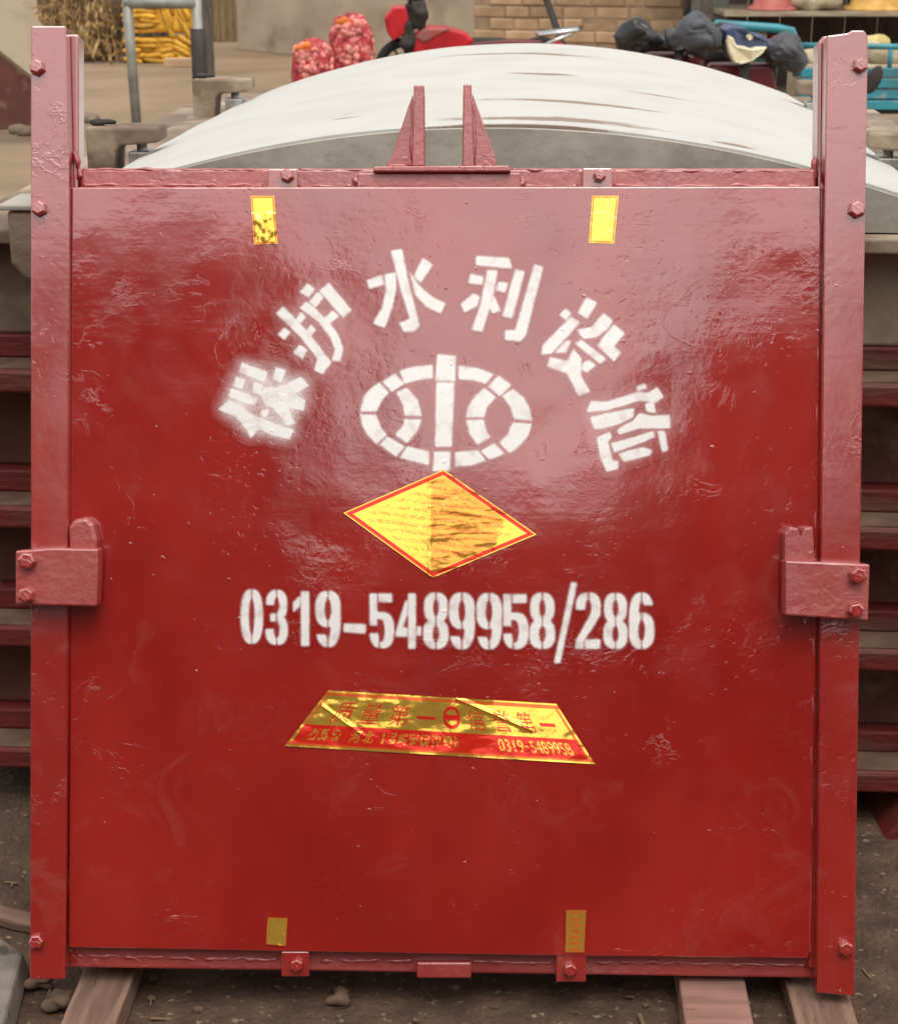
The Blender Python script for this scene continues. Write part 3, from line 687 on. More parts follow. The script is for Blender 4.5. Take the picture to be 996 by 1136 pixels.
# grey end plate following the arch
bm = B(); top = []; n = 40
for i in range(n + 1):
    x = -AW - .002 + (2 * AW + .004) * i / n; top.append((x, arch_z(x, 0) - .004))
prism(bm, [(x, YF - .022, z) for x, z in top] + [(AW, YF - .022, .30), (-AW, YF - .022, .30)],
      [(x, YF - .003, z) for x, z in top] + [(AW, YF - .003, .30), (-AW, YF - .003, .30)])
build('end_plate', bm, M['grey'], big)
bm = B(); box(bm, (0, YF + .03, .284), (2 * HW - .1, .19, .026)); build('sill_ledge', bm, M['iron'], big, .004)
for s in (-1, 1):
    bm = B(); box(bm, (s * .82, .12 + 1.08, .288), (.115, 2.15, .03)); build('side_flange', bm, M['iron'], big, .004)
    for k, yy in enumerate((.17, .62, 1.68)):
        if k == 0 and s > 0: continue
        if k == 0:                                        # stubby round-bottomed pocket at the near left corner
            bm = B(); zt = .335; X = -.79
            prism(bm, [(X - .04, -.06, zt), (X + .06, -.06, zt), (X + .055, -.06, zt - .10), (X + .03, -.06, zt - .125), (X - .015, -.06, zt - .12), (X - .04, -.06, zt - .09)],
                  [(X - .04, .06, zt), (X + .06, .06, zt), (X + .055, .06, zt - .10), (X + .03, .06, zt - .125), (X - .015, .06, zt - .12), (X - .04, .06, zt - .09)])
            cl = build('pocket', bm, M['iron'], big, .008)
            bm = B(); box(bm, (X + .005, 0, zt + .006), (.115, .13, .01)); build('cap', bm, M['grey'], cl, .003)
            continue
        # C-shaped clamp: leg outside, top bar reaching over the arch edge, bolt under the bar
        o = s * .86; zt = .40
        pr = [(o, .30), (o, zt), (o - s * .15, zt), (o - s * .15, zt - .03), (o - s * .07, zt - .037), (o - s * .06, zt - .05), (o - s * .055, .30)]
        bm = B(); prism(bm, [(x, yy - .045, z) for x, z in pr], [(x, yy + .045, z) for x, z in pr])
        cl = build('clamp', bm, M['iron'], big, .005)
        bm = B(); tube(bm, [(o - s * .105, yy, zt - .032), (o - s * .105, yy, .31)], .011, 10); build('clamp_bolt', bm, M['steel'], cl, smooth=True)
        bm = B(); box(bm, (o - s * .105, yy, .325), (.045, .06, .05)); build('clamp_block', bm, M['steel'], cl, .004)
        bm = B(); blob(bm, (o - s * .02, yy - .01, zt + .006), (.02, .012, .008), 2, .004, 60, k); blob(bm, (o - s * .035, yy + .015, zt + .004), (.018, .009, .006), 2, .003, 60, k + 3)
        build('rust_scab', bm, M['dark'], cl, smooth=True)
# timber bearers under the stack
M['wood'] = mat('grey_brown_timber', lin(134, 106, 90), .85, lin(100, 76, 64), 5, (1, 9, 9), bump=.002, bscale=30, col3=lin(70, 56, 46), scale3=12, lo3=.62, hi3=.7)
M['wood_pink'] = mat('pinkish_planed_timber', lin(150, 112, 100), .8, lin(124, 92, 82), 5, (9, 1, 9), bump=.0015, bscale=30, col3=lin(98, 74, 64), scale3=10, lo3=.64, hi3=.72)
for k, yy in enumerate((.35, 1.2, 2.05)):
    c = Matrix.Rotation(STK_R, 3, 'Z') @ Vector((0, yy, 0)) + STK_C
    bm = B(); box(bm, (0, 0, .0425), (1.9, .12, .083)); o = build('bearer', bm, M['wood'], None, .006); o.location = (c.x, c.y, 0); o.rotation_euler = (0, 0, STK_R)
    tag(o, ['dark timber bearer under the front of the stack', 'dark timber bearer under the middle of the stack', 'dark timber bearer under the back of the stack'][k], 'timber', 'timber bearers under the stack')

# ------------------------------------------------------------------ planks and stones on the near ground
def plank(a, b_, wdt, h, m, label, z=0.0):
    a, b_ = Vector(a), Vector(b_); d = b_ - a; L_ = d.length; ang = math.atan2(d.y, d.x)
    bm = B(); n = 10; rs = []
    for i in range(n + 1):
        x = -L_ / 2 + L_ * i / n; j = .004 * mnoise.noise(Vector((i * .7, wdt * 50, z)))
        rs.append([bm.verts.new(v) for v in ((x, -wdt / 2 + j, 0), (x, wdt / 2 + j, 0), (x, wdt / 2 + j * .5, h), (x, -wdt / 2 + j * .7, h))])
    for p, q in zip(rs, rs[1:]):
        for k in range(4): bm.faces.new((p[k], p[(k + 1) % 4], q[(k + 1) % 4], q[k]))
    bm.faces.new(rs[0]); bm.faces.new(rs[-1][::-1])
    o = build('plank', bm, m, None, .004); o.location = ((a + b_) / 2) + Vector((0, 0, z)); o.rotation_euler = (0, 0, ang)
    return tag(o, label, 'plank', 'planks under and around the gate')
gz = lambda x, y: ground_at(x, y)
plank(gz(62, 1260), gz(178, 960), .085, .045, M['wood'], 'greyish weathered plank sticking out under the left rail')
plank(gz(812, 1260), gz(762, 960), .105, .05, M['wood_pink'], 'smooth pinkish plank under the gate bottom, left of the right rail')
plank(gz(945, 1260), gz(856, 960), .095, .04, M['wood'], 'splintered plank poking out directly below the right rail')
plank(gz(-90, 1000), gz(52, 1034), .035, .02, M['wood'], 'thin tan wood strip lying left of the left rail')
bm = B(); c = gz(-14, 1120)
prism(bm, [(-.10, -.12, .0), (.065, -.12, 0), (.045, .10, 0), (-.02, .17, 0), (-.10, .12, 0)], [(-.09, -.11, .05), (.055, -.11, .05), (.038, .09, .045), (-.018, .15, .04), (-.09, .11, .05)])
o = build('stone_slab', bm, mat('pale_cracked_stone', lin(140, 130, 120), .9, lin(110, 102, 94), 12, bump=.003, bscale=35, col3=lin(70, 62, 56), scale3=8, lo3=.63, hi3=.66), None, .006)
o.location = c; tag(o, 'pale cracked stone slab at the lower left corner', 'stone slab')
M['stone'] = mat('dusty_stone', lin(118, 96, 78), .95, lin(88, 70, 56), 25, bump=.002, bscale=80)
for k, (x, y, s, l) in enumerate(((47, 1095, .022, 'small rounded stone near the foot of the left rail'), (70, 1118, .026, 'lumpy stone beside the greyish weathered plank'),
                                   (373, 1112, .020, 'single pale stone on the soil below the gate'))):
    bm = B(); blob(bm, (0, 0, s * .45), (s, s * .8, s * .5), 3, s * .8, 55, k * 3.1); o = build('stone', bm, M['stone'], None, smooth=True); o.location = gz(x, y); tag(o, l, 'stone', 'loose stones on the soil')
bm = B()
for k in range(170):
    x, y = rnd.uniform(-.95, .95), rnd.uniform(1.9, 3.0); s = rnd.choice((.003, .004, .005, .008, .006))
    blob(bm, (x, y, s * .3 + .006 * mnoise.noise(Vector((x * 9, y * 9, 3)))), (s * rnd.uniform(.8, 1.5), s, s * .7), 1, s * .4, 90, k)
o = build('grit', bm, M['stone'], None); o['kind'] = 'stuff'; o['label'] = 'scattered grit and crumbs of soil on the ground'
bm = B()
for k in range(150):                        # bark chips, straw ends and flakes trodden into the soil
    x, y = rnd.uniform(-.95, .95), rnd.uniform(1.9, 3.0); l = rnd.uniform(.006, .035); a = rnd.uniform(0, 3.1)
    box(bm, (x, y, .004 + .006 * mnoise.noise(Vector((x * 9, y * 9, 3)))), (l, rnd.uniform(.001, .006), .0015), Matrix.Rotation(a, 3, 'Z') @ Matrix.Rotation(rnd.uniform(-.2, .2), 3, 'Y'))
o = build('wood_litter', bm, mat('bark_and_straw', lin(122, 98, 72), .95, lin(66, 50, 40), 3), None); o['kind'] = 'stuff'; o['label'] = 'straw ends and bark chips trodden into the soil'
# scrap at the right edge
bm = B(); c = gz(1006, 935)
prism(bm, [(-.045, 0, 0), (.12, 0, 0), (.12, 0, .09), (.0, 0, .075)], [(-.045, .3, 0), (.12, .3, 0), (.12, .3, .09), (.0, .3, .075)])
o = build('scrap_iron', bm, M['oldred'], None, .006); o.location = c; tag(o, 'dark red iron piece lying at the right edge of the picture', 'scrap iron')

# ------------------------------------------------------------------ the yard behind: walls
M['plaster'] = mat('earth_plaster', lin(182, 166, 146), .95, lin(160, 144, 126), 1.2, bump=.006, bscale=8, col3=lin(138, 122, 106), scale3=2.2, lo3=.55, hi3=.75)
M['mortar'] = mat('mud_mortar', lin(160, 136, 110), .95, lin(132, 110, 88), 4, bump=.004, bscale=20)
M['brick'] = mat('tan_adobe_brick', lin(182, 154, 122), .95, lin(158, 130, 102), 3, bump=.004, bscale=20, rand=.22)
wa, wb = at(264, 58, 22.5), at(526, 0, 19.2)
def wall_between(name, a, b_, h, th, m, label):
    d = Vector((b_.x - a.x, b_.y - a.y, 0)); L_ = d.length
    o = thing(name, label, 'wall', (a.x, a.y, 0), math.atan2(d.y, d.x))
    bm = B(); box(bm, (L_ / 2, th / 2, h / 2), (L_, th, h)); build('face', bm, m, o, .01)
    return o, L_
wall_between('plaster_wall', wa, wb, 2.6, .3, M['plaster'], 'grey-brown mud plastered wall behind the onion bags')
# doorway section further left
wc, wd = at(120, 30, 24.0), at(268, 30, 24.0)
dw, L_ = wall_between('yard_wall', wc, wd, 2.6, .25, mat('tan_plaster', lin(166, 146, 116), .95, lin(148, 128, 100), 1.5, bump=.004, bscale=8), 'tan back wall left of the plastered wall, with a plank door')
for k in range(5):
    bm = B(); box(bm, (L_ - .32 + k * .09 - .1, -.03, 1.0), (.085, .05, 2.0)); build('door_plank', bm, mat('door_plank_wood', lin(140, 120, 88), .85, lin(118, 98, 70), 6, (8, 8, 1), bump=.002) if k == 0 else bpy.data.materials['door_plank_wood'], dw, .004)
# adobe brick wall, brick by brick
bl = at(527, 0, 18.6); br = at(800, 0, 18.0); d = br - bl; d.z = 0; LB = d.length
bw = thing('brick_wall', 'tan adobe brick wall behind the scooters', 'wall', (bl.x, bl.y, 0), math.atan2(d.y, d.x))
bm = B(); box(bm, (LB / 2, .122, 1.05), (LB, .28, 2.1)); build('mortar_core', bm, M['mortar'], bw)
bm = B(); box(bm, (0, 0, 0), (.33, .1, .108)); bmesh.ops.bevel(bm, geom=bm.edges[:], offset=.008, segments=1, affect='EDGES')
for v in bm.verts: v.co += Vector((mnoise.noise(v.co * 9), 0, mnoise.noise(v.co * 11))) * .006
me = bpy.data.meshes.new('brick'); bm.to_mesh(me); bm.free(); me.materials.append(M['brick'])
for row in range(17):
    x = -.02 if row % 2 else .16
    while x < LB - .1:
        wd_ = rnd.choice((.75, 1, 1, 1.1, .6)); x1 = x + .345 * wd_
        if x1 > LB + .12: break
        if x1 - x > .1: share('brick', me, bw, ((x + x1) / 2, .02 + rnd.uniform(-.012, .012), .07 + row * .122), (rnd.uniform(-.02, .02), rnd.uniform(-.015, .015), 0), ((x1 - x - .014) / .33, 1, 1))
        x = x1
# leaning pole
bm = B(); p0, p1 = at(628, 62, 17.6), at(588, -15, 18.2); tube(bm, [(0, 0, 0), p1 - Vector((p0.x, p0.y, 0))], .035, 8)
o = build('leaning_pole', bm, M['dark'], None, smooth=True); o.location = (p0.x + .12, p0.y, 0)
tag(o, 'dark pole leaning on the tan brick wall', 'pole')
# ------------------------------------------------------------------ pipe frame, corn, corrugated sheet, husks (upper left)
M['pipe'] = mat('pale_galvanised_pipe', lin(150, 152, 146), .5, lin(120, 118, 110), 6, metal=.2)
M['post'] = mat('dark_post', lin(70, 66, 62), .8, lin(96, 86, 76), 7, (6, 6, 1))
pf = thing('pipe_frame', 'pale galvanised pipe frame standing in front of the corn', 'pipe frame', ground_at(152, 142))
q0 = Vector(pf.location); zt = at(143, 3, q0.y).z
q1 = Vector((at(218, 3, q0.y).x, q0.y, 0)) - q0; qx = (at(141, 3, q0.y).x - q0.x)
bm = B(); tube(bm, [(0, 0, 0), (qx, 0, zt + .05)], .04, 10); build('pipe_post', bm, M['pipe'], pf, smooth=True)
bm = B(); tube(bm, [(q1.x, 0, 0), (q1.x - .0, 0, zt + .03)], .04, 10); build('pipe_post', bm, M['pipe'], pf, smooth=True)
bm = B(); tube(bm, [(qx - .02, 0, zt), (q1.x, 0, zt)], .045, 10); build('cross_pipe', bm, M['pipe'], pf, smooth=True)
bm = B(); tube(bm, [(q1.x, 0, 0), (q1.x, 0, .78)], .062, 10); build('black_sleeve', bm, M['dark'], pf, smooth=True)
bm = B(); box(bm, (0, 0, 1.2), (.13, .13, 2.4)); o = build('wooden_post', bm, M['post'], None, .01); o.location = ground_at(231, 92); o.rotation_euler = (0, 0, .3); tag(o, 'weathered dark timber post beside the pipe frame', 'post')
M['corn'] = mat('dried_corn', lin(206, 160, 48), .6, lin(184, 130, 34), 30, bump=.003, bscale=90, rand=.3)
bm = B(); tube(bm, [(-.1, 0, 0), (-.085, 0, 0), (-.03, 0, 0), (.04, 0, 0), (.085, 0, 0), (.1, 0, 0)], [.012, .024, .03, .029, .022, .008], 8)
for p in bm.faces: p.smooth = True
COB = bpy.data.meshes.new('cob'); bm.to_mesh(COB); bm.free(); COB.materials.append(M['corn'])
cg = ground_at(180, 70)
sc_ = F / (cg.y / math.cos(PITCH))
for k, (z0, z1, lab) in enumerate(((.0, .30, 'lower bundle of yellow corn cobs on the ground beside the pipe frame'), (.33, .72, 'upper bundle of yellow corn cobs stacked on another bundle'))):
    t = thing('corn_bundle', lab, 'corn', (cg.x, cg.y, z0), 0, 'bundles of corn cobs')
    bm = B(); box(bm, (0, .16, (z1 - z0) / 2), (.74, .24, z1 - z0 - .02)); build('inner_cobs', bm, M['corn'], t, .05)
    for row in range(int((z1 - z0) / .055)):
        for side, x in enumerate((-.31, -.13, .08, .27)):
            a = (0 if side < 2 else 1.2) + rnd.uniform(-.15, .15) if k else rnd.uniform(-.2, .2) + (.0 if side < 3 else .5)
            share('cob', COB, t, (x + rnd.uniform(-.04, .04), .02 + rnd.uniform(-.02, .03), .035 + row * .055), (rnd.uniform(0, 3), a, rnd.uniform(-.2, .2)), (1.1, 1.1, 1.1))
bm = B(); box(bm, (0, 0, .05), (.35, .15, .1)); o = build('loose_brick', bm, M['brick'], None, .01); o.location = ground_at(200, 74); tag(o, 'single brown brick lying at the foot of the corn', 'brick')
# corrugated sheet
sh = thing('corrugated_sheet', 'dark corrugated metal sheet standing left of the corn', 'metal sheet', ground_at(120, 62)); sx = .75
bm = B(); n = 60; a_ = []; b2 = []
for i in range(n + 1):
    x = -sx + 2 * sx * i / n; y = .035 * math.sin(i * 1.05); a_.append(bm.verts.new((x, y, 0))); b2.append(bm.verts.new((x, y + .1, 1.7)))
for i in range(n): bm.faces.new((a_[i], a_[i + 1], b2[i + 1], b2[i]))
o = build('sheet', bm, mat('dark_corrugated_metal', lin(92, 86, 78), .7, lin(66, 58, 52), 4, (3, 3, .6)), sh); o.modifiers.new('thick', 'SOLIDIFY').thickness = .004
# husks
bm = B(); hc_ = ground_at(88, 68)
for k in range(900):
    u = rnd.random(); c = Vector((rnd.gauss(0, .28), rnd.gauss(0, .2), 1.35 * u * u * rnd.random() + .05))
    c.z = rnd.random() * 1.25 * math.exp(-(c.x / .45) ** 2) + .02
    a = rnd.uniform(-.6, .6) + (math.pi / 2 if rnd.random() < .75 else 0); L2 = rnd.uniform(.08, .28); wv = rnd.uniform(.008, .02)
    dx = Vector((math.cos(a) * .6, rnd.uniform(-.4, .4), math.sin(a))).normalized() * L2; sd_ = dx.cross(Vector((0, 1, .2))).normalized() * wv
    v = [bm.verts.new(c + s) for s in (-dx * .5 - sd_ * .4, -dx * .5 + sd_ * .4, Vector((0, -.03, 0)) + sd_, dx * .5, Vector((0, -.03, 0)) - sd_)]
    bm.faces.new(v)
o = build('husk_heap', bm, mat('dry_husks', lin(172, 144, 98), .9, lin(112, 86, 54), 9, rand=0), None); o.location = hc_; o['kind'] = 'stuff'; o['label'] = 'heap of dry straw coloured corn husks behind the left rail'
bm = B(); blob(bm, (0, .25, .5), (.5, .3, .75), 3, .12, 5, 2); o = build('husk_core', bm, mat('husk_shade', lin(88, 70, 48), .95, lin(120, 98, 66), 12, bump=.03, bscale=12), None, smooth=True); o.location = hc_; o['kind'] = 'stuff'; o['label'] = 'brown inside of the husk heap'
# tipped slab / trough at the upper left corner
Yt = 13.0
def solid_at(bm, pts, Y0, dY, dz=0):
    f = [at(x, y, Y0) for x, y in pts]; return prism(bm, f, [p + Vector((0, dY, dz)) for p in f])
M['cement'] = mat('grey_cement', lin(150, 138, 118), .9, lin(132, 118, 100), 3, bump=.004, bscale=18)
bm = B(); f = [at(-70, -30, Yt), at(4, -10, Yt), at(46, 28, Yt), at(62, 100, Yt - .5), at(34, 84, Yt - .5), at(-2, 54, Yt - .5), at(-70, 0, Yt - .5)]
f = [at(-80, -40, Yt + .25), at(12, -10, Yt + .25), at(60, 40, Yt + .25), at(66, 108, Yt), at(-4, 53, Yt), at(-80, -8, Yt)]
prism(bm, f, [p + Vector((.02, .05, -.06)) for p in f])
slab = thing('tilted_slab', 'tilted grey cement slab at the upper left corner, behind the left rail', 'slab', (at(20, 60, Yt).x - .1, Yt + .1, 0))
o = build('plate', bm, M['cement'], slab); o.matrix_parent_inverse = Matrix.Translation(-Vector(slab.location))
bm = B(); a, b_ = at(-60, 20, Yt + .5), at(44, 80, Yt + .5)
for p in (a, b_): tube(bm, [(p.x, Yt + .45, 0), (p.x, Yt + .45, p.z)], .04, 8)
o = build('support', bm, M['dark'], slab); o.matrix_parent_inverse = Matrix.Translation(-Vector(slab.location))
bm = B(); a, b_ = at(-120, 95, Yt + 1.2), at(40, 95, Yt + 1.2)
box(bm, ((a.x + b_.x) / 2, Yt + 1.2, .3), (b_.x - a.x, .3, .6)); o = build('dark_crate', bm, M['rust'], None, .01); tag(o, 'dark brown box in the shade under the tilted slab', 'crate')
for k in range(7):
    bm = B(); s = rnd.uniform(.05, .09); blob(bm, (0, 0, s * .6), (s * 1.3, s, s * .7), 2, s * .3, 12, k)
    o = build('rubble_stone', bm, M['iron'], None, smooth=True); o.location = ground_at((4, 20, 33, 12, 92, 101, 28)[k], (142, 148, 138, 136, 132, 136, 150)[k])
    tag(o, ['squat brown rubble stone at the left picture edge below the slab', 'brown rubble stone just left of the left rail', 'brown rubble stone mostly hidden by the left rail', 'small brown rubble stone behind the others below the slab',
            'dark rubble lump right of the left rail', 'second dark rubble lump right of the left rail, nearer the clamp', 'lowest brown rubble stone beside the left rail'][k], 'rubble stone', 'rubble stones in the yard')

# ------------------------------------------------------------------ net bags
M['net'] = mat('red_net_bag', lin(170, 44, 54), .6, lin(212, 130, 122), 16, bump=.015, bscale=26, lo=.48, hi=.62, detail=3, col3=lin(120, 24, 40), scale3=22, lo3=.52, hi3=.6)
M['bulb'] = mat('pale_bulbs', lin(222, 150, 138), .5, lin(190, 96, 96), 22, rand=.3)
M['orange'] = mat('orange_tie', lin(226, 130, 50), .6, lin(200, 100, 40), 10)
bm = B(); blob(bm, (0, 0, 0), (.042, .034, .037), 2, .008, 30, 1)
for p in bm.faces: p.smooth = True
BULB = bpy.data.meshes.new('bulb'); bm.to_mesh(BULB); bm.free(); BULB.materials.append(M['bulb'])
for k, (cx, yt, wpx, Yb, lab) in enumerate(((346, 42, 44, 15.4, 'smaller red net bag of pale bulbs on the left, by the plastered wall'), (389, 13, 50, 15.6, 'taller red net bag of pale bulbs right of the smaller one'))):
    tp = at(cx, yt, Yb); hw = wpx / 2 / (F / (Yb / math.cos(PITCH) * .96)); h = tp.z
    t = thing('net_bag', lab, 'net bag', (tp.x, Yb, 0), 0, 'red net bags of bulbs')
    bm = B(); r = bmesh.ops.create_icosphere(bm, subdivisions=4, radius=1)
    for v in bm.verts:
        x, y, z = v.co; f = 1 - .12 * max(0, z)
        sq = lambda c: math.copysign(abs(c) ** .7, c)
        v.co = Vector((sq(x) * hw * f, sq(y) * hw * .7 * f, h / 2 + sq(z) * h / 2)) + Vector(v.co).normalized() * .03 * mnoise.noise(v.co * 3.5 + Vector((k * 4, 0, 0)))
    build('net', bm, M['net'], t, smooth=True)
    for q in range(70):
        th = rnd.uniform(math.pi * 1.05, math.pi * 1.95); zz = rnd.uniform(.25, .9) * h; e = (abs(2 * zz / h - 1)) ** 2.4
        rx = hw * (1 - .25 * e) * .84
        share('bulb', BULB, t, (math.cos(th) * rx, math.sin(th) * rx * .68, zz), (rnd.uniform(0, 6), rnd.uniform(0, 6), 0), [rnd.uniform(.7, 1.15)] * 3)
    bm = B(); blob(bm, (-.06, -hw * .45, h - .07), (.07, .04, .04), 3, .03, 14, k); build('tie', bm, M['orange'], t, smooth=True)

# ------------------------------------------------------------------ motorcycles
M['moto_red'] = mat('red_plastic', lin(190, 30, 44), .3, lin(160, 22, 36), 5)
M['maroon'] = mat('maroon_paint', lin(104, 26, 36), .35, lin(84, 22, 30), 6)
M['black'] = mat('black_vinyl', lin(30, 31, 33), .38, lin(46, 46, 48), 7, bump=.004, bscale=16)
M['greyv'] = mat('grey_quilted_vinyl', lin(74, 78, 84), .6, lin(56, 58, 64), 8, bump=.006, bscale=14)
M['chrome'] = mat('chrome', lin(210, 212, 212), .2, metal=1)
M['tyre'] = mat('tyre_rubber', lin(34, 33, 32), .85)
M['blue'] = mat('slate_blue_plastic', lin(66, 78, 112), .35, lin(52, 62, 94), 6)
M['cream'] = mat('cream_headlight_lens', lin(232, 226, 196), .25, lin(214, 204, 168), 9)
def wheel(t, c, r, wd, axis_y=True):
    bm = B(); n, m_ = 28, 8
    for i in range(n):
        pass
    rings = []
    for i in range(n):
        a = 2 * math.pi * i / n; rr = []
        for k in range(m_):
            b_ = 2 * math.pi * k / m_; q = r - wd / 2 + wd / 2 * math.cos(b_)
            p = (q * math.cos(a), wd / 2 * math.sin(b_), q * math.sin(a)) if axis_y else (wd / 2 * math.sin(b_), q * math.cos(a), q * math.sin(a))
            rr.append(bm.verts.new(Vector(c) + Vector(p)))
        rings.append(rr)
    for i in range(n):
        for k in range(m_): bm.faces.new((rings[i][k], rings[i][(k + 1) % m_], rings[(i + 1) % n][(k + 1) % m_], rings[(i + 1) % n][k]))
    wh = build('wheel', bm, M['tyre'], t, smooth=True)
    bm = B(); ax = Vector((0, .02, 0)) if axis_y else Vector((.02, 0, 0)); tube(bm, [Vector(c) - ax, Vector(c) + ax], r * .35, 14)
    for i in range(6):
        a = math.pi * i / 3; dv = Vector((math.cos(a), 0, math.sin(a))) if axis_y else Vector((0, math.cos(a), math.sin(a)))
        tube(bm, [Vector(c), Vector(c) + dv * (r - wd * .8)], .015, 6)
    build('rim', bm, M['chrome'], wh)
# red motorcycle seen from its side, front to the left
mc = at(525, 40, 16.2)
t = thing('red_motorcycle', 'red motorcycle parked side-on behind the white arched gate', 'motorcycle', (mc.x, 16.2, 0), .05)
k_ = lambda x, y: (at(x, y, 16.2).x - mc.x, at(x, y, 16.2).z)
wheel(t, (-.62, 0, .29), .29, .09); wheel(t, (.62, 0, .29), .29, .10)
def side_solid(name, pts, th, m, par, bev=.02):
    bm = B(); q = [k_(*p) for p in pts]; prism(bm, [(x, -th / 2, z) for x, z in q], [(x, th / 2, z) for x, z in q]); return build(name, bm, m, par, bev, seg=3)
side_solid('leg_shield', [(426, 18), (436, 6), (450, 6), (454, 20), (449, 36), (436, 44), (429, 34)], .26, M['moto_red'], t)
side_solid('body', [(456, 40), (468, 28), (492, 28), (515, 34), (526, 44), (512, 56), (480, 62), (458, 58)], .26, M['moto_red'], t, .03)
side_solid('fairing_top', [(459, 40), (468, 30), (500, 30), (485, 38), (470, 46)], .29, mat('brown_seat_cover', lin(130, 92, 84), .6, lin(160, 60, 60), 8), t, .02)
side_solid('seat', [(520, 46), (560, 43), (602, 44), (604, 53), (560, 58), (520, 58)], .24, M['maroon'], t, .02)
side_solid('rear_panel', [(596, 48), (618, 44), (628, 50), (622, 64), (560, 72), (520, 66)], .22, M['moto_red'], t, .02)
bm = B(); a, b_ = k_(596, 38), k_(640, 30); tube(bm, [(a[0], -.1, a[1]), (b_[0], -.1, b_[1] - .02), (b_[0] + .03, 0, b_[1]), (b_[0], .1, b_[1] - .02), (a[0], .1, a[1])], .022, 8)
a2 = k_(600, 50); tube(bm, [(a2[0], -.1, a2[1]), (b_[0] - .06, -.1, b_[1] - .05)], .018, 8); build('rack', bm, M['chrome'], t, smooth=True)
bm = B(); a, b_ = k_(452, 2), k_(446, 90)
for s in (-.07, .07): tube(bm, [(a[0] + .05, s, a[1]), (-.62, s, .29)], .025, 8)
build('fork', bm, M['dark'], t, smooth=True)
bm = B(); a = k_(456, -2); tube(bm, [(a[0] + .1, -.33, a[1] + .02), (a[0] - .02, -.2, a[1]), (a[0], 0, a[1] - .05), (a[0] - .02, .2, a[1]), (a[0] + .1, .33, a[1] + .02)], .018, 8); build('handlebar', bm, M['dark'], t, smooth=True)
bm = B(); a = k_(462, 14); blob(bm, (a[0], -.1, a[1]), (.1, .06, .13), 3, .05, 16, 1); blob(bm, (a[0] - .08, -.1, a[1] - .2), (.07, .06, .16), 3, .05, 16, 4); build('cable_bundle', bm, M['dark'], t, smooth=True)
bm = B(); box(bm, (.05, 0, .42), (.5, .2, .3)); build('engine', bm, M['dark'], t, .03)
bm = B(); tube(bm, [(.05, -.15, .3), (.12, -.22, 0)], .012, 6); build('kickstand', bm, M['dark'], t)
# scooters facing the camera
def scooter(cx, Y, label, fairing, lens, rz, mit, dz, roll, cs):
    c = at(cx, 40, Y); t = thing('scooter', label, 'scooter', (c.x, Y, 0), rz, None)
    wheel(t, (0, -.55, .25), .25, .1, False); wheel(t, (0, .6, .25), .25, .1, False)
    bm = B(); tube(bm, [(0, -.55, .25), (0, -.42, .84)], .035, 8); build('steering_column', bm, M['dark'], t, smooth=True)
    hz = lambda x: .95 + dz - x * roll
    bm = B(); tube(bm, [(x, y, hz(x) + e) for x, y, e in ((-.33, -.32, .0), (-.2, -.40, -.03), (0, -.43, -.06), (.2, -.40, -.03), (.33, -.32, .0))], .018, 8); build('handlebar', bm, M['dark'], t, smooth=True)
    for s in (-1, 1):                                      # padded hand muffs, sagging towards their open ends
        bm = B(); bmesh.ops.create_icosphere(bm, subdivisions=5, radius=1)
        for v in bm.verts:
            x, y, z = v.co; xx = s * (.29 + x * .155)
            n = Vector(v.co) * (.04 * mnoise.noise(v.co * 1.3 + Vector((s * 3, cx, 0))) - .016 * (1 - min(1, 4 * abs(mnoise.noise(v.co * 1.6 + Vector((cx, s * 2, 7)))))))
            v.co = Vector((xx, -.38 + y * .15 * (1 - .2 * x), hz(xx) + z * (.12 + .025 * x) - .045 * x * x + .02)) + n
        build('hand_muff', bm, mit, t, smooth=True)
    z0 = .95 + dz
    q = [(-.144, .10), (-.10, .125), (-.03, .115), (.03, .075), (.10, .062), (.147, .03), (.14, -.01), (.10, -.045), (.016, -.085), (-.048, -.105), (-.09, -.095), (-.125, -.03)]
    bm = B(); prism(bm, [(x * cs, -.55 + abs(x) * .5, z0 + z * cs) for x, z in q], [(x * 1.1 * cs, -.34, z0 + z * cs + .012) for x, z in q]); fr = build('front_cowl', bm, fairing, t, .012, seg=3)
    if lens:
        q = [(-.136, .072), (-.104, .056), (-.08, .008), (-.032, .004), (.004, -.012), (.048, .0), (.132, -.004), (.096, -.044), (.016, -.088), (-.048, -.110), (-.09, -.10), (-.122, -.04), (-.14, .024)]
        bm = B(); prism(bm, [(x * cs, -.575 + abs(x) * .5, z0 + z * cs) for x, z in q], [(x * cs, -.50 + abs(x) * .4, z0 + z * cs) for x, z in q]); build('headlight', bm, M['cream'], fr, .010, seg=3)
        bm = B(); tube(bm, [(-.005, -.565, z0 + .060), (-.005, -.52, z0 + .064)], .016, 16); build('emblem', bm, M['cream'], fr)
    else:
        for k, (x, z, r) in enumerate(((-.05, .96, .05), (.08, .95, .055))):
            bm = B(); tube(bm, [(x, -.54, z + dz), (x, -.40, z + dz + .03)], r, 16); build('gauge', bm, M['greyv'], fr, .008)
    bm = B(); q = [(-.22, .70), (.22, .70), (.26, .55), (.2, .28), (-.2, .28), (-.26, .55)]
    prism(bm, [(x, -.36, z) for x, z in q], [(x * .9, -.26, z + .02) for x, z in q]); build('leg_shield', bm, M['maroon'], t, .025, seg=3)
    bm = B(); box(bm, (0, .12, .30), (.3, .7, .1)); build('footboard', bm, M['dark'], t, .02)
    bm = B(); box(bm, (0, .45, .52), (.3, .6, .4)); build('rear_body', bm, M['maroon'], t, .06, seg=3)
    bm = B(); box(bm, (0, .4, .74), (.28, .66, .11)); build('seat', bm, M['black'], t, .04, seg=3)
    return t
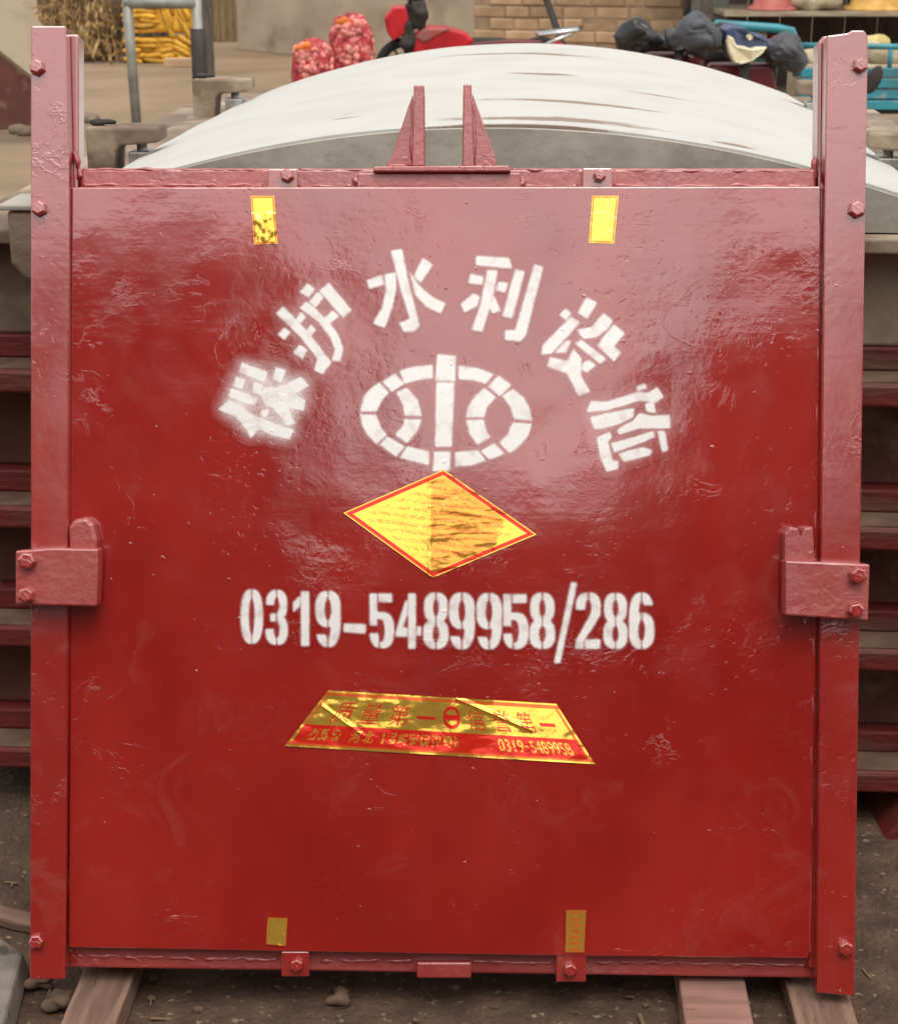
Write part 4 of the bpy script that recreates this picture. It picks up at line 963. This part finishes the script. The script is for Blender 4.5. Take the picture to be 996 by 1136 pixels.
scooter(738, 12.9, 'dark scooter with black hand muffs in front of the tan brick wall', M['greyv'], False, .1, M['black'], -.15, .05, .6)
scooter(808, 12.0, 'maroon scooter with slate blue cowl and cream headlight', M['blue'], True, .1, M['greyv'], -.12, .22, 1.0)
# ------------------------------------------------------------------ cargo tricycle, shed and its shelf (upper right)
M['teal'] = mat('teal_paint', lin(50, 140, 156), .4, lin(60, 112, 122), 5, col3=lin(150, 150, 140), scale3=8, lo3=.62, hi3=.7)
M['sack'] = mat('pale_sacking', lin(186, 172, 146), .9, lin(150, 134, 108), 6, bump=.01, bscale=14)
Yc = 13.2
cc = at(930, 100, Yc); tri = thing('cargo_tricycle', 'teal cargo tricycle with a bent tube rail behind the right rail', 'tricycle', (cc.x, Yc, 0))
g2 = lambda x, y: (at(x, y, Yc).x - cc.x, at(x, y, Yc).z)
a, b_, c, d_ = g2(790, 26), g2(862, 31), g2(882, 46), g2(884, 84)
bm = B(); tube(bm, [(a[0], 0, .55), (a[0], 0, a[1] - .06), (a[0] + .03, 0, a[1]), (b_[0], 0, b_[1]), ((b_[0] + c[0]) / 2 + .04, 0, b_[1] - .02), (c[0], 0, c[1]), (d_[0], 0, d_[1]), (d_[0], 0, .5)], .034, 10); build('tube_rail', bm, M['teal'], tri, smooth=True)
a, b_ = g2(812, 34), g2(850, 62); bm = B(); box(bm, ((a[0] + b_[0]) / 2, .03, (a[1] + b_[1]) / 2), (b_[0] - a[0], .02, a[1] - b_[1])); build('back_board', bm, M['cement'], tri, .004)
a, b_ = g2(888, 74), g2(1090, 122)
for k in range(4):
    z0 = b_[1] + (a[1] - b_[1]) * k / 4; bm = B(); box(bm, ((a[0] + b_[0]) / 2, .0, z0 + (a[1] - b_[1]) / 8), (b_[0] - a[0], .03 if k % 2 else .05, (a[1] - b_[1]) / 4 - .012)); build('bed_side', bm, M['teal'], tri, .006)
bm = B(); box(bm, ((a[0] + b_[0]) / 2, .6, b_[1]), (b_[0] - a[0], 1.15, .06)); build('bed_floor', bm, M['dark'], tri)
a2 = g2(888, 50); b2_ = g2(1090, 54); bm = B(); tube(bm, [(a2[0] - .05, .02, a2[1]), (b2_[0], .02, a2[1] - .02)], .022, 8)
for x in (a2[0], (a2[0] + b2_[0]) / 2, b2_[0]): tube(bm, [(x, .02, a2[1]), (x, .02, a[1] - .02)], .018, 8)
build('upper_rail', bm, M['teal'], tri, smooth=True)
for x in (a[0] + .25, b_[0] - .25): wheel(tri, (x, .5, .27), .27, .1, False)
wheel(tri, (a[0] - .55, .3, .27), .27, .1, False)
bm = B(); tube(bm, [(a[0] - .55, .3, .27), (a[0] - .3, .2, .62), (a[0], .1, .6)], .03, 8); build('frame_tube', bm, M['teal'], tri, smooth=True)
for k, (x, y, s, col, lab) in enumerate(((905, 66, .14, 'sack', 'pale sack in the tricycle, just left of the right rail'), (972, 62, .17, 'sack', 'pale sack in the tricycle, right of the right rail'),
                                          (970, 46, .09, 'corn', 'small yellowish bundle on the sack right of the right rail'))):
    p = at(x, y, Yc + .35); bm = B(); blob(bm, (0, 0, 0), (s * 1.5, s, s * .62), 3, s * .35, 7, k * 2.2); o = build('sack', bm, M[col] if col == 'sack' else mat('straw_bundle', lin(206, 192, 130), .8, lin(170, 150, 90), 10), None, smooth=True)
    o.location = p; tag(o, lab, 'sack', None)
    if k == 0: bed_top = p.z
bm = B(); p0, p1 = g2(888, 80), g2(1090, 80); box(bm, ((p0[0] + p1[0]) / 2, .45, (b_[1] + p0[1]) / 2 + .02), (p1[0] - p0[0] - .1, .7, p0[1] - b_[1] + .05)); o = build('load', bm, M['sack'], tri, .03)
# dark mirror beside the right rail
p = at(969, 88, 12.6); mr = thing('mirror', 'dark oval rear-view mirror just right of the right rail', 'mirror', (p.x, p.y, 0))
bm = B(); blob(bm, (.0, 0, p.z), (.055, .02, .105), 3, rot=Matrix.Rotation(.4, 3, 'Y')); build('mirror_head', bm, M['dark'], mr, smooth=True)
bm = B(); tube(bm, [(-.02, 0, p.z - .08), (-.1, .02, .7), (-.1, .02, 0)], .012, 6); build('stem', bm, M['dark'], mr, smooth=True)
# red cushion
p = at(866, 52, 12.75); rc = B(); blob(rc, (0, 0, 0), (.09, .05, .10), 3, .02, 9, 1); o = build('red_cushion', rc, M['moto_red'], None, smooth=True); o.location = p; tag(o, 'bright red cushion behind the grey hand muff', 'cushion')
# shed: back wall, sheet, shelf with things on it
Ys = 16.5
sp_ = at(905, 60, Ys); shed = thing('shed', 'dark open shed with a plank shelf at the upper right', 'shed', (sp_.x, Ys, 0))
g3 = lambda x, y, dY=0: (at(x, y, Ys + dY).x - sp_.x, at(x, y, Ys + dY).z)
x0 = g3(778, 0)[0]; x1 = g3(1130, 0)[0]
M['shedwall'] = mat('dark_shed_boards', lin(86, 70, 64), .9, lin(58, 48, 46), 3, (4, 1, 1), bump=.01, bscale=8)  # dark brown boards, shared by back wall and roof
for k in range(9):
    xa = x0 + (x1 - x0) * k / 9; bm = B(); box(bm, (xa + (x1 - x0) / 18, 1.3, 1.1), ((x1 - x0) / 9 - .012, .05, 2.2)); build('back_board', bm, M['shedwall'], shed, .004)
for x in (x0 + .05, x1 - .05):
    bm = B(); box(bm, (x, .0, 1.1), (.1, .1, 2.2)); build('post', bm, M['post'], shed, .008)
zs = g3(900, 12)[1]
bm = B(); box(bm, ((x0 + x1) / 2 + .15, .55, zs - .02), (x1 - x0 - .1, 1.3, .045)); build('shelf', bm, mat('pale_shelf_plank', lin(160, 148, 126), .85, lin(130, 116, 96), 4, (1, 8, 8)), shed, .005)
bm = B(); a = g3(783, 0); b_ = g3(812, 30); box(bm, ((a[0] + b_[0]) / 2, .6, (zs + .3) / 2), (b_[0] - a[0] + .1, .04, zs + .3)); build('side_sheet', bm, mat('grey_metal_sheet', lin(104, 104, 100), .6, lin(84, 82, 78), 4), shed, .004)
bm = B(); box(bm, ((x0 + x1) / 2, .7, 2.25), (x1 - x0 + .4, 2.2, .08)); build('roof', bm, M['shedwall'], shed, .01)
for k, (x, y, s, m_, lab, cat) in enumerate(((858, 2, .24, mat('dull_red_basin', lin(190, 110, 100), .5, lin(170, 90, 84), 6), 'dull red upturned basin on the shed shelf', 'basin'),
                                               (906, 3, .26, M['sack'], 'crumpled pale cloth sack on the shed shelf', 'sack'), (972, 0, .30, mat('straw_yellow', lin(222, 178, 100), .7, lin(200, 150, 80), 8), 'straw yellow hat on the shed shelf at the right edge', 'hat'))):
    p = at(x, y, Ys + .1); bm = B(); 
    if cat == 'sack': blob(bm, (0, 0, .07), (s, .2, .09), 3, .06, 8, k)
    else:
        r = bmesh.ops.create_icosphere(bm, subdivisions=4, radius=1)
        for v in bm.verts:
            x_, y_, z_ = v.co; rr = math.hypot(x_, y_); v.co = Vector((x_ * s, y_ * s * .8, max(0, z_) * .16 * (1 if rr < .72 else .35) + (.01 if z_ > 0 else 0)))
    o = build({'sack': 'shelf_sack', 'basin': 'basin', 'hat': 'straw_hat'}[cat], bm, m_, None, smooth=True); o.location = (p.x, Ys + .15, zs + .004); tag(o, lab, cat)

# ------------------------------------------------------------------ added unseen behind the photographer: buildings that shade the gate and darken its reflections
M['added_house'] = mat('added_house_brick', lin(92, 66, 54), .9, lin(76, 56, 46), 3, bump=.01, bscale=12)
M['tile'] = mat('grey_roof_tile', lin(90, 86, 84), .85, lin(70, 66, 64), 6)
def added_house(x, y, wx, dy, h, rz, label):
    t = thing('added_house', label, 'added_house', (x, y, 0), rz, 'added buildings unseen behind the photographer')
    bm = B(); box(bm, (0, -dy / 2, h / 2), (wx, dy, h)); build('wall', bm, M['added_house'], t)
    bm = B(); o_ = .2; prism(bm, [(-wx / 2 - o_, o_, h), (-wx / 2 - o_, -dy - o_, h), (-wx / 2 - o_, -dy / 2, h + .5)], [(wx / 2 + o_, o_, h), (wx / 2 + o_, -dy - o_, h), (wx / 2 + o_, -dy / 2, h + .5)]); build('roof', bm, M['tile'], t)
    for k in (-1, 1):
        bm = B(); box(bm, (k * wx / 4, .02, 1.5), (1.0, .06, 1.1)); wn = build('window', bm, M['dark'], t)
    bm = B(); box(bm, (0, .02, 1.0), (.95, .06, 2.0)); build('door', bm, M['wood'], t, .01)
added_house(-4.25, -1.0, 7.0, 5, 2.75, .0, 'unseen brick building added close behind the photographer to darken the gate, left one')
added_house(4.25, -1.0, 6.0, 5, 2.75, .0, 'unseen brick building added close behind the photographer to darken the gate, right one')
bm = B(); box(bm, (.25, -1.5, .95), (2.1, .3, 1.9)); o = build('added_low_wall', bm, M['added_house'], None); tag(o, 'unseen low brick wall added behind the photographer to shape the gate reflections', 'wall')  # added low wall, out of view, sets the skyline mirrored in the gate
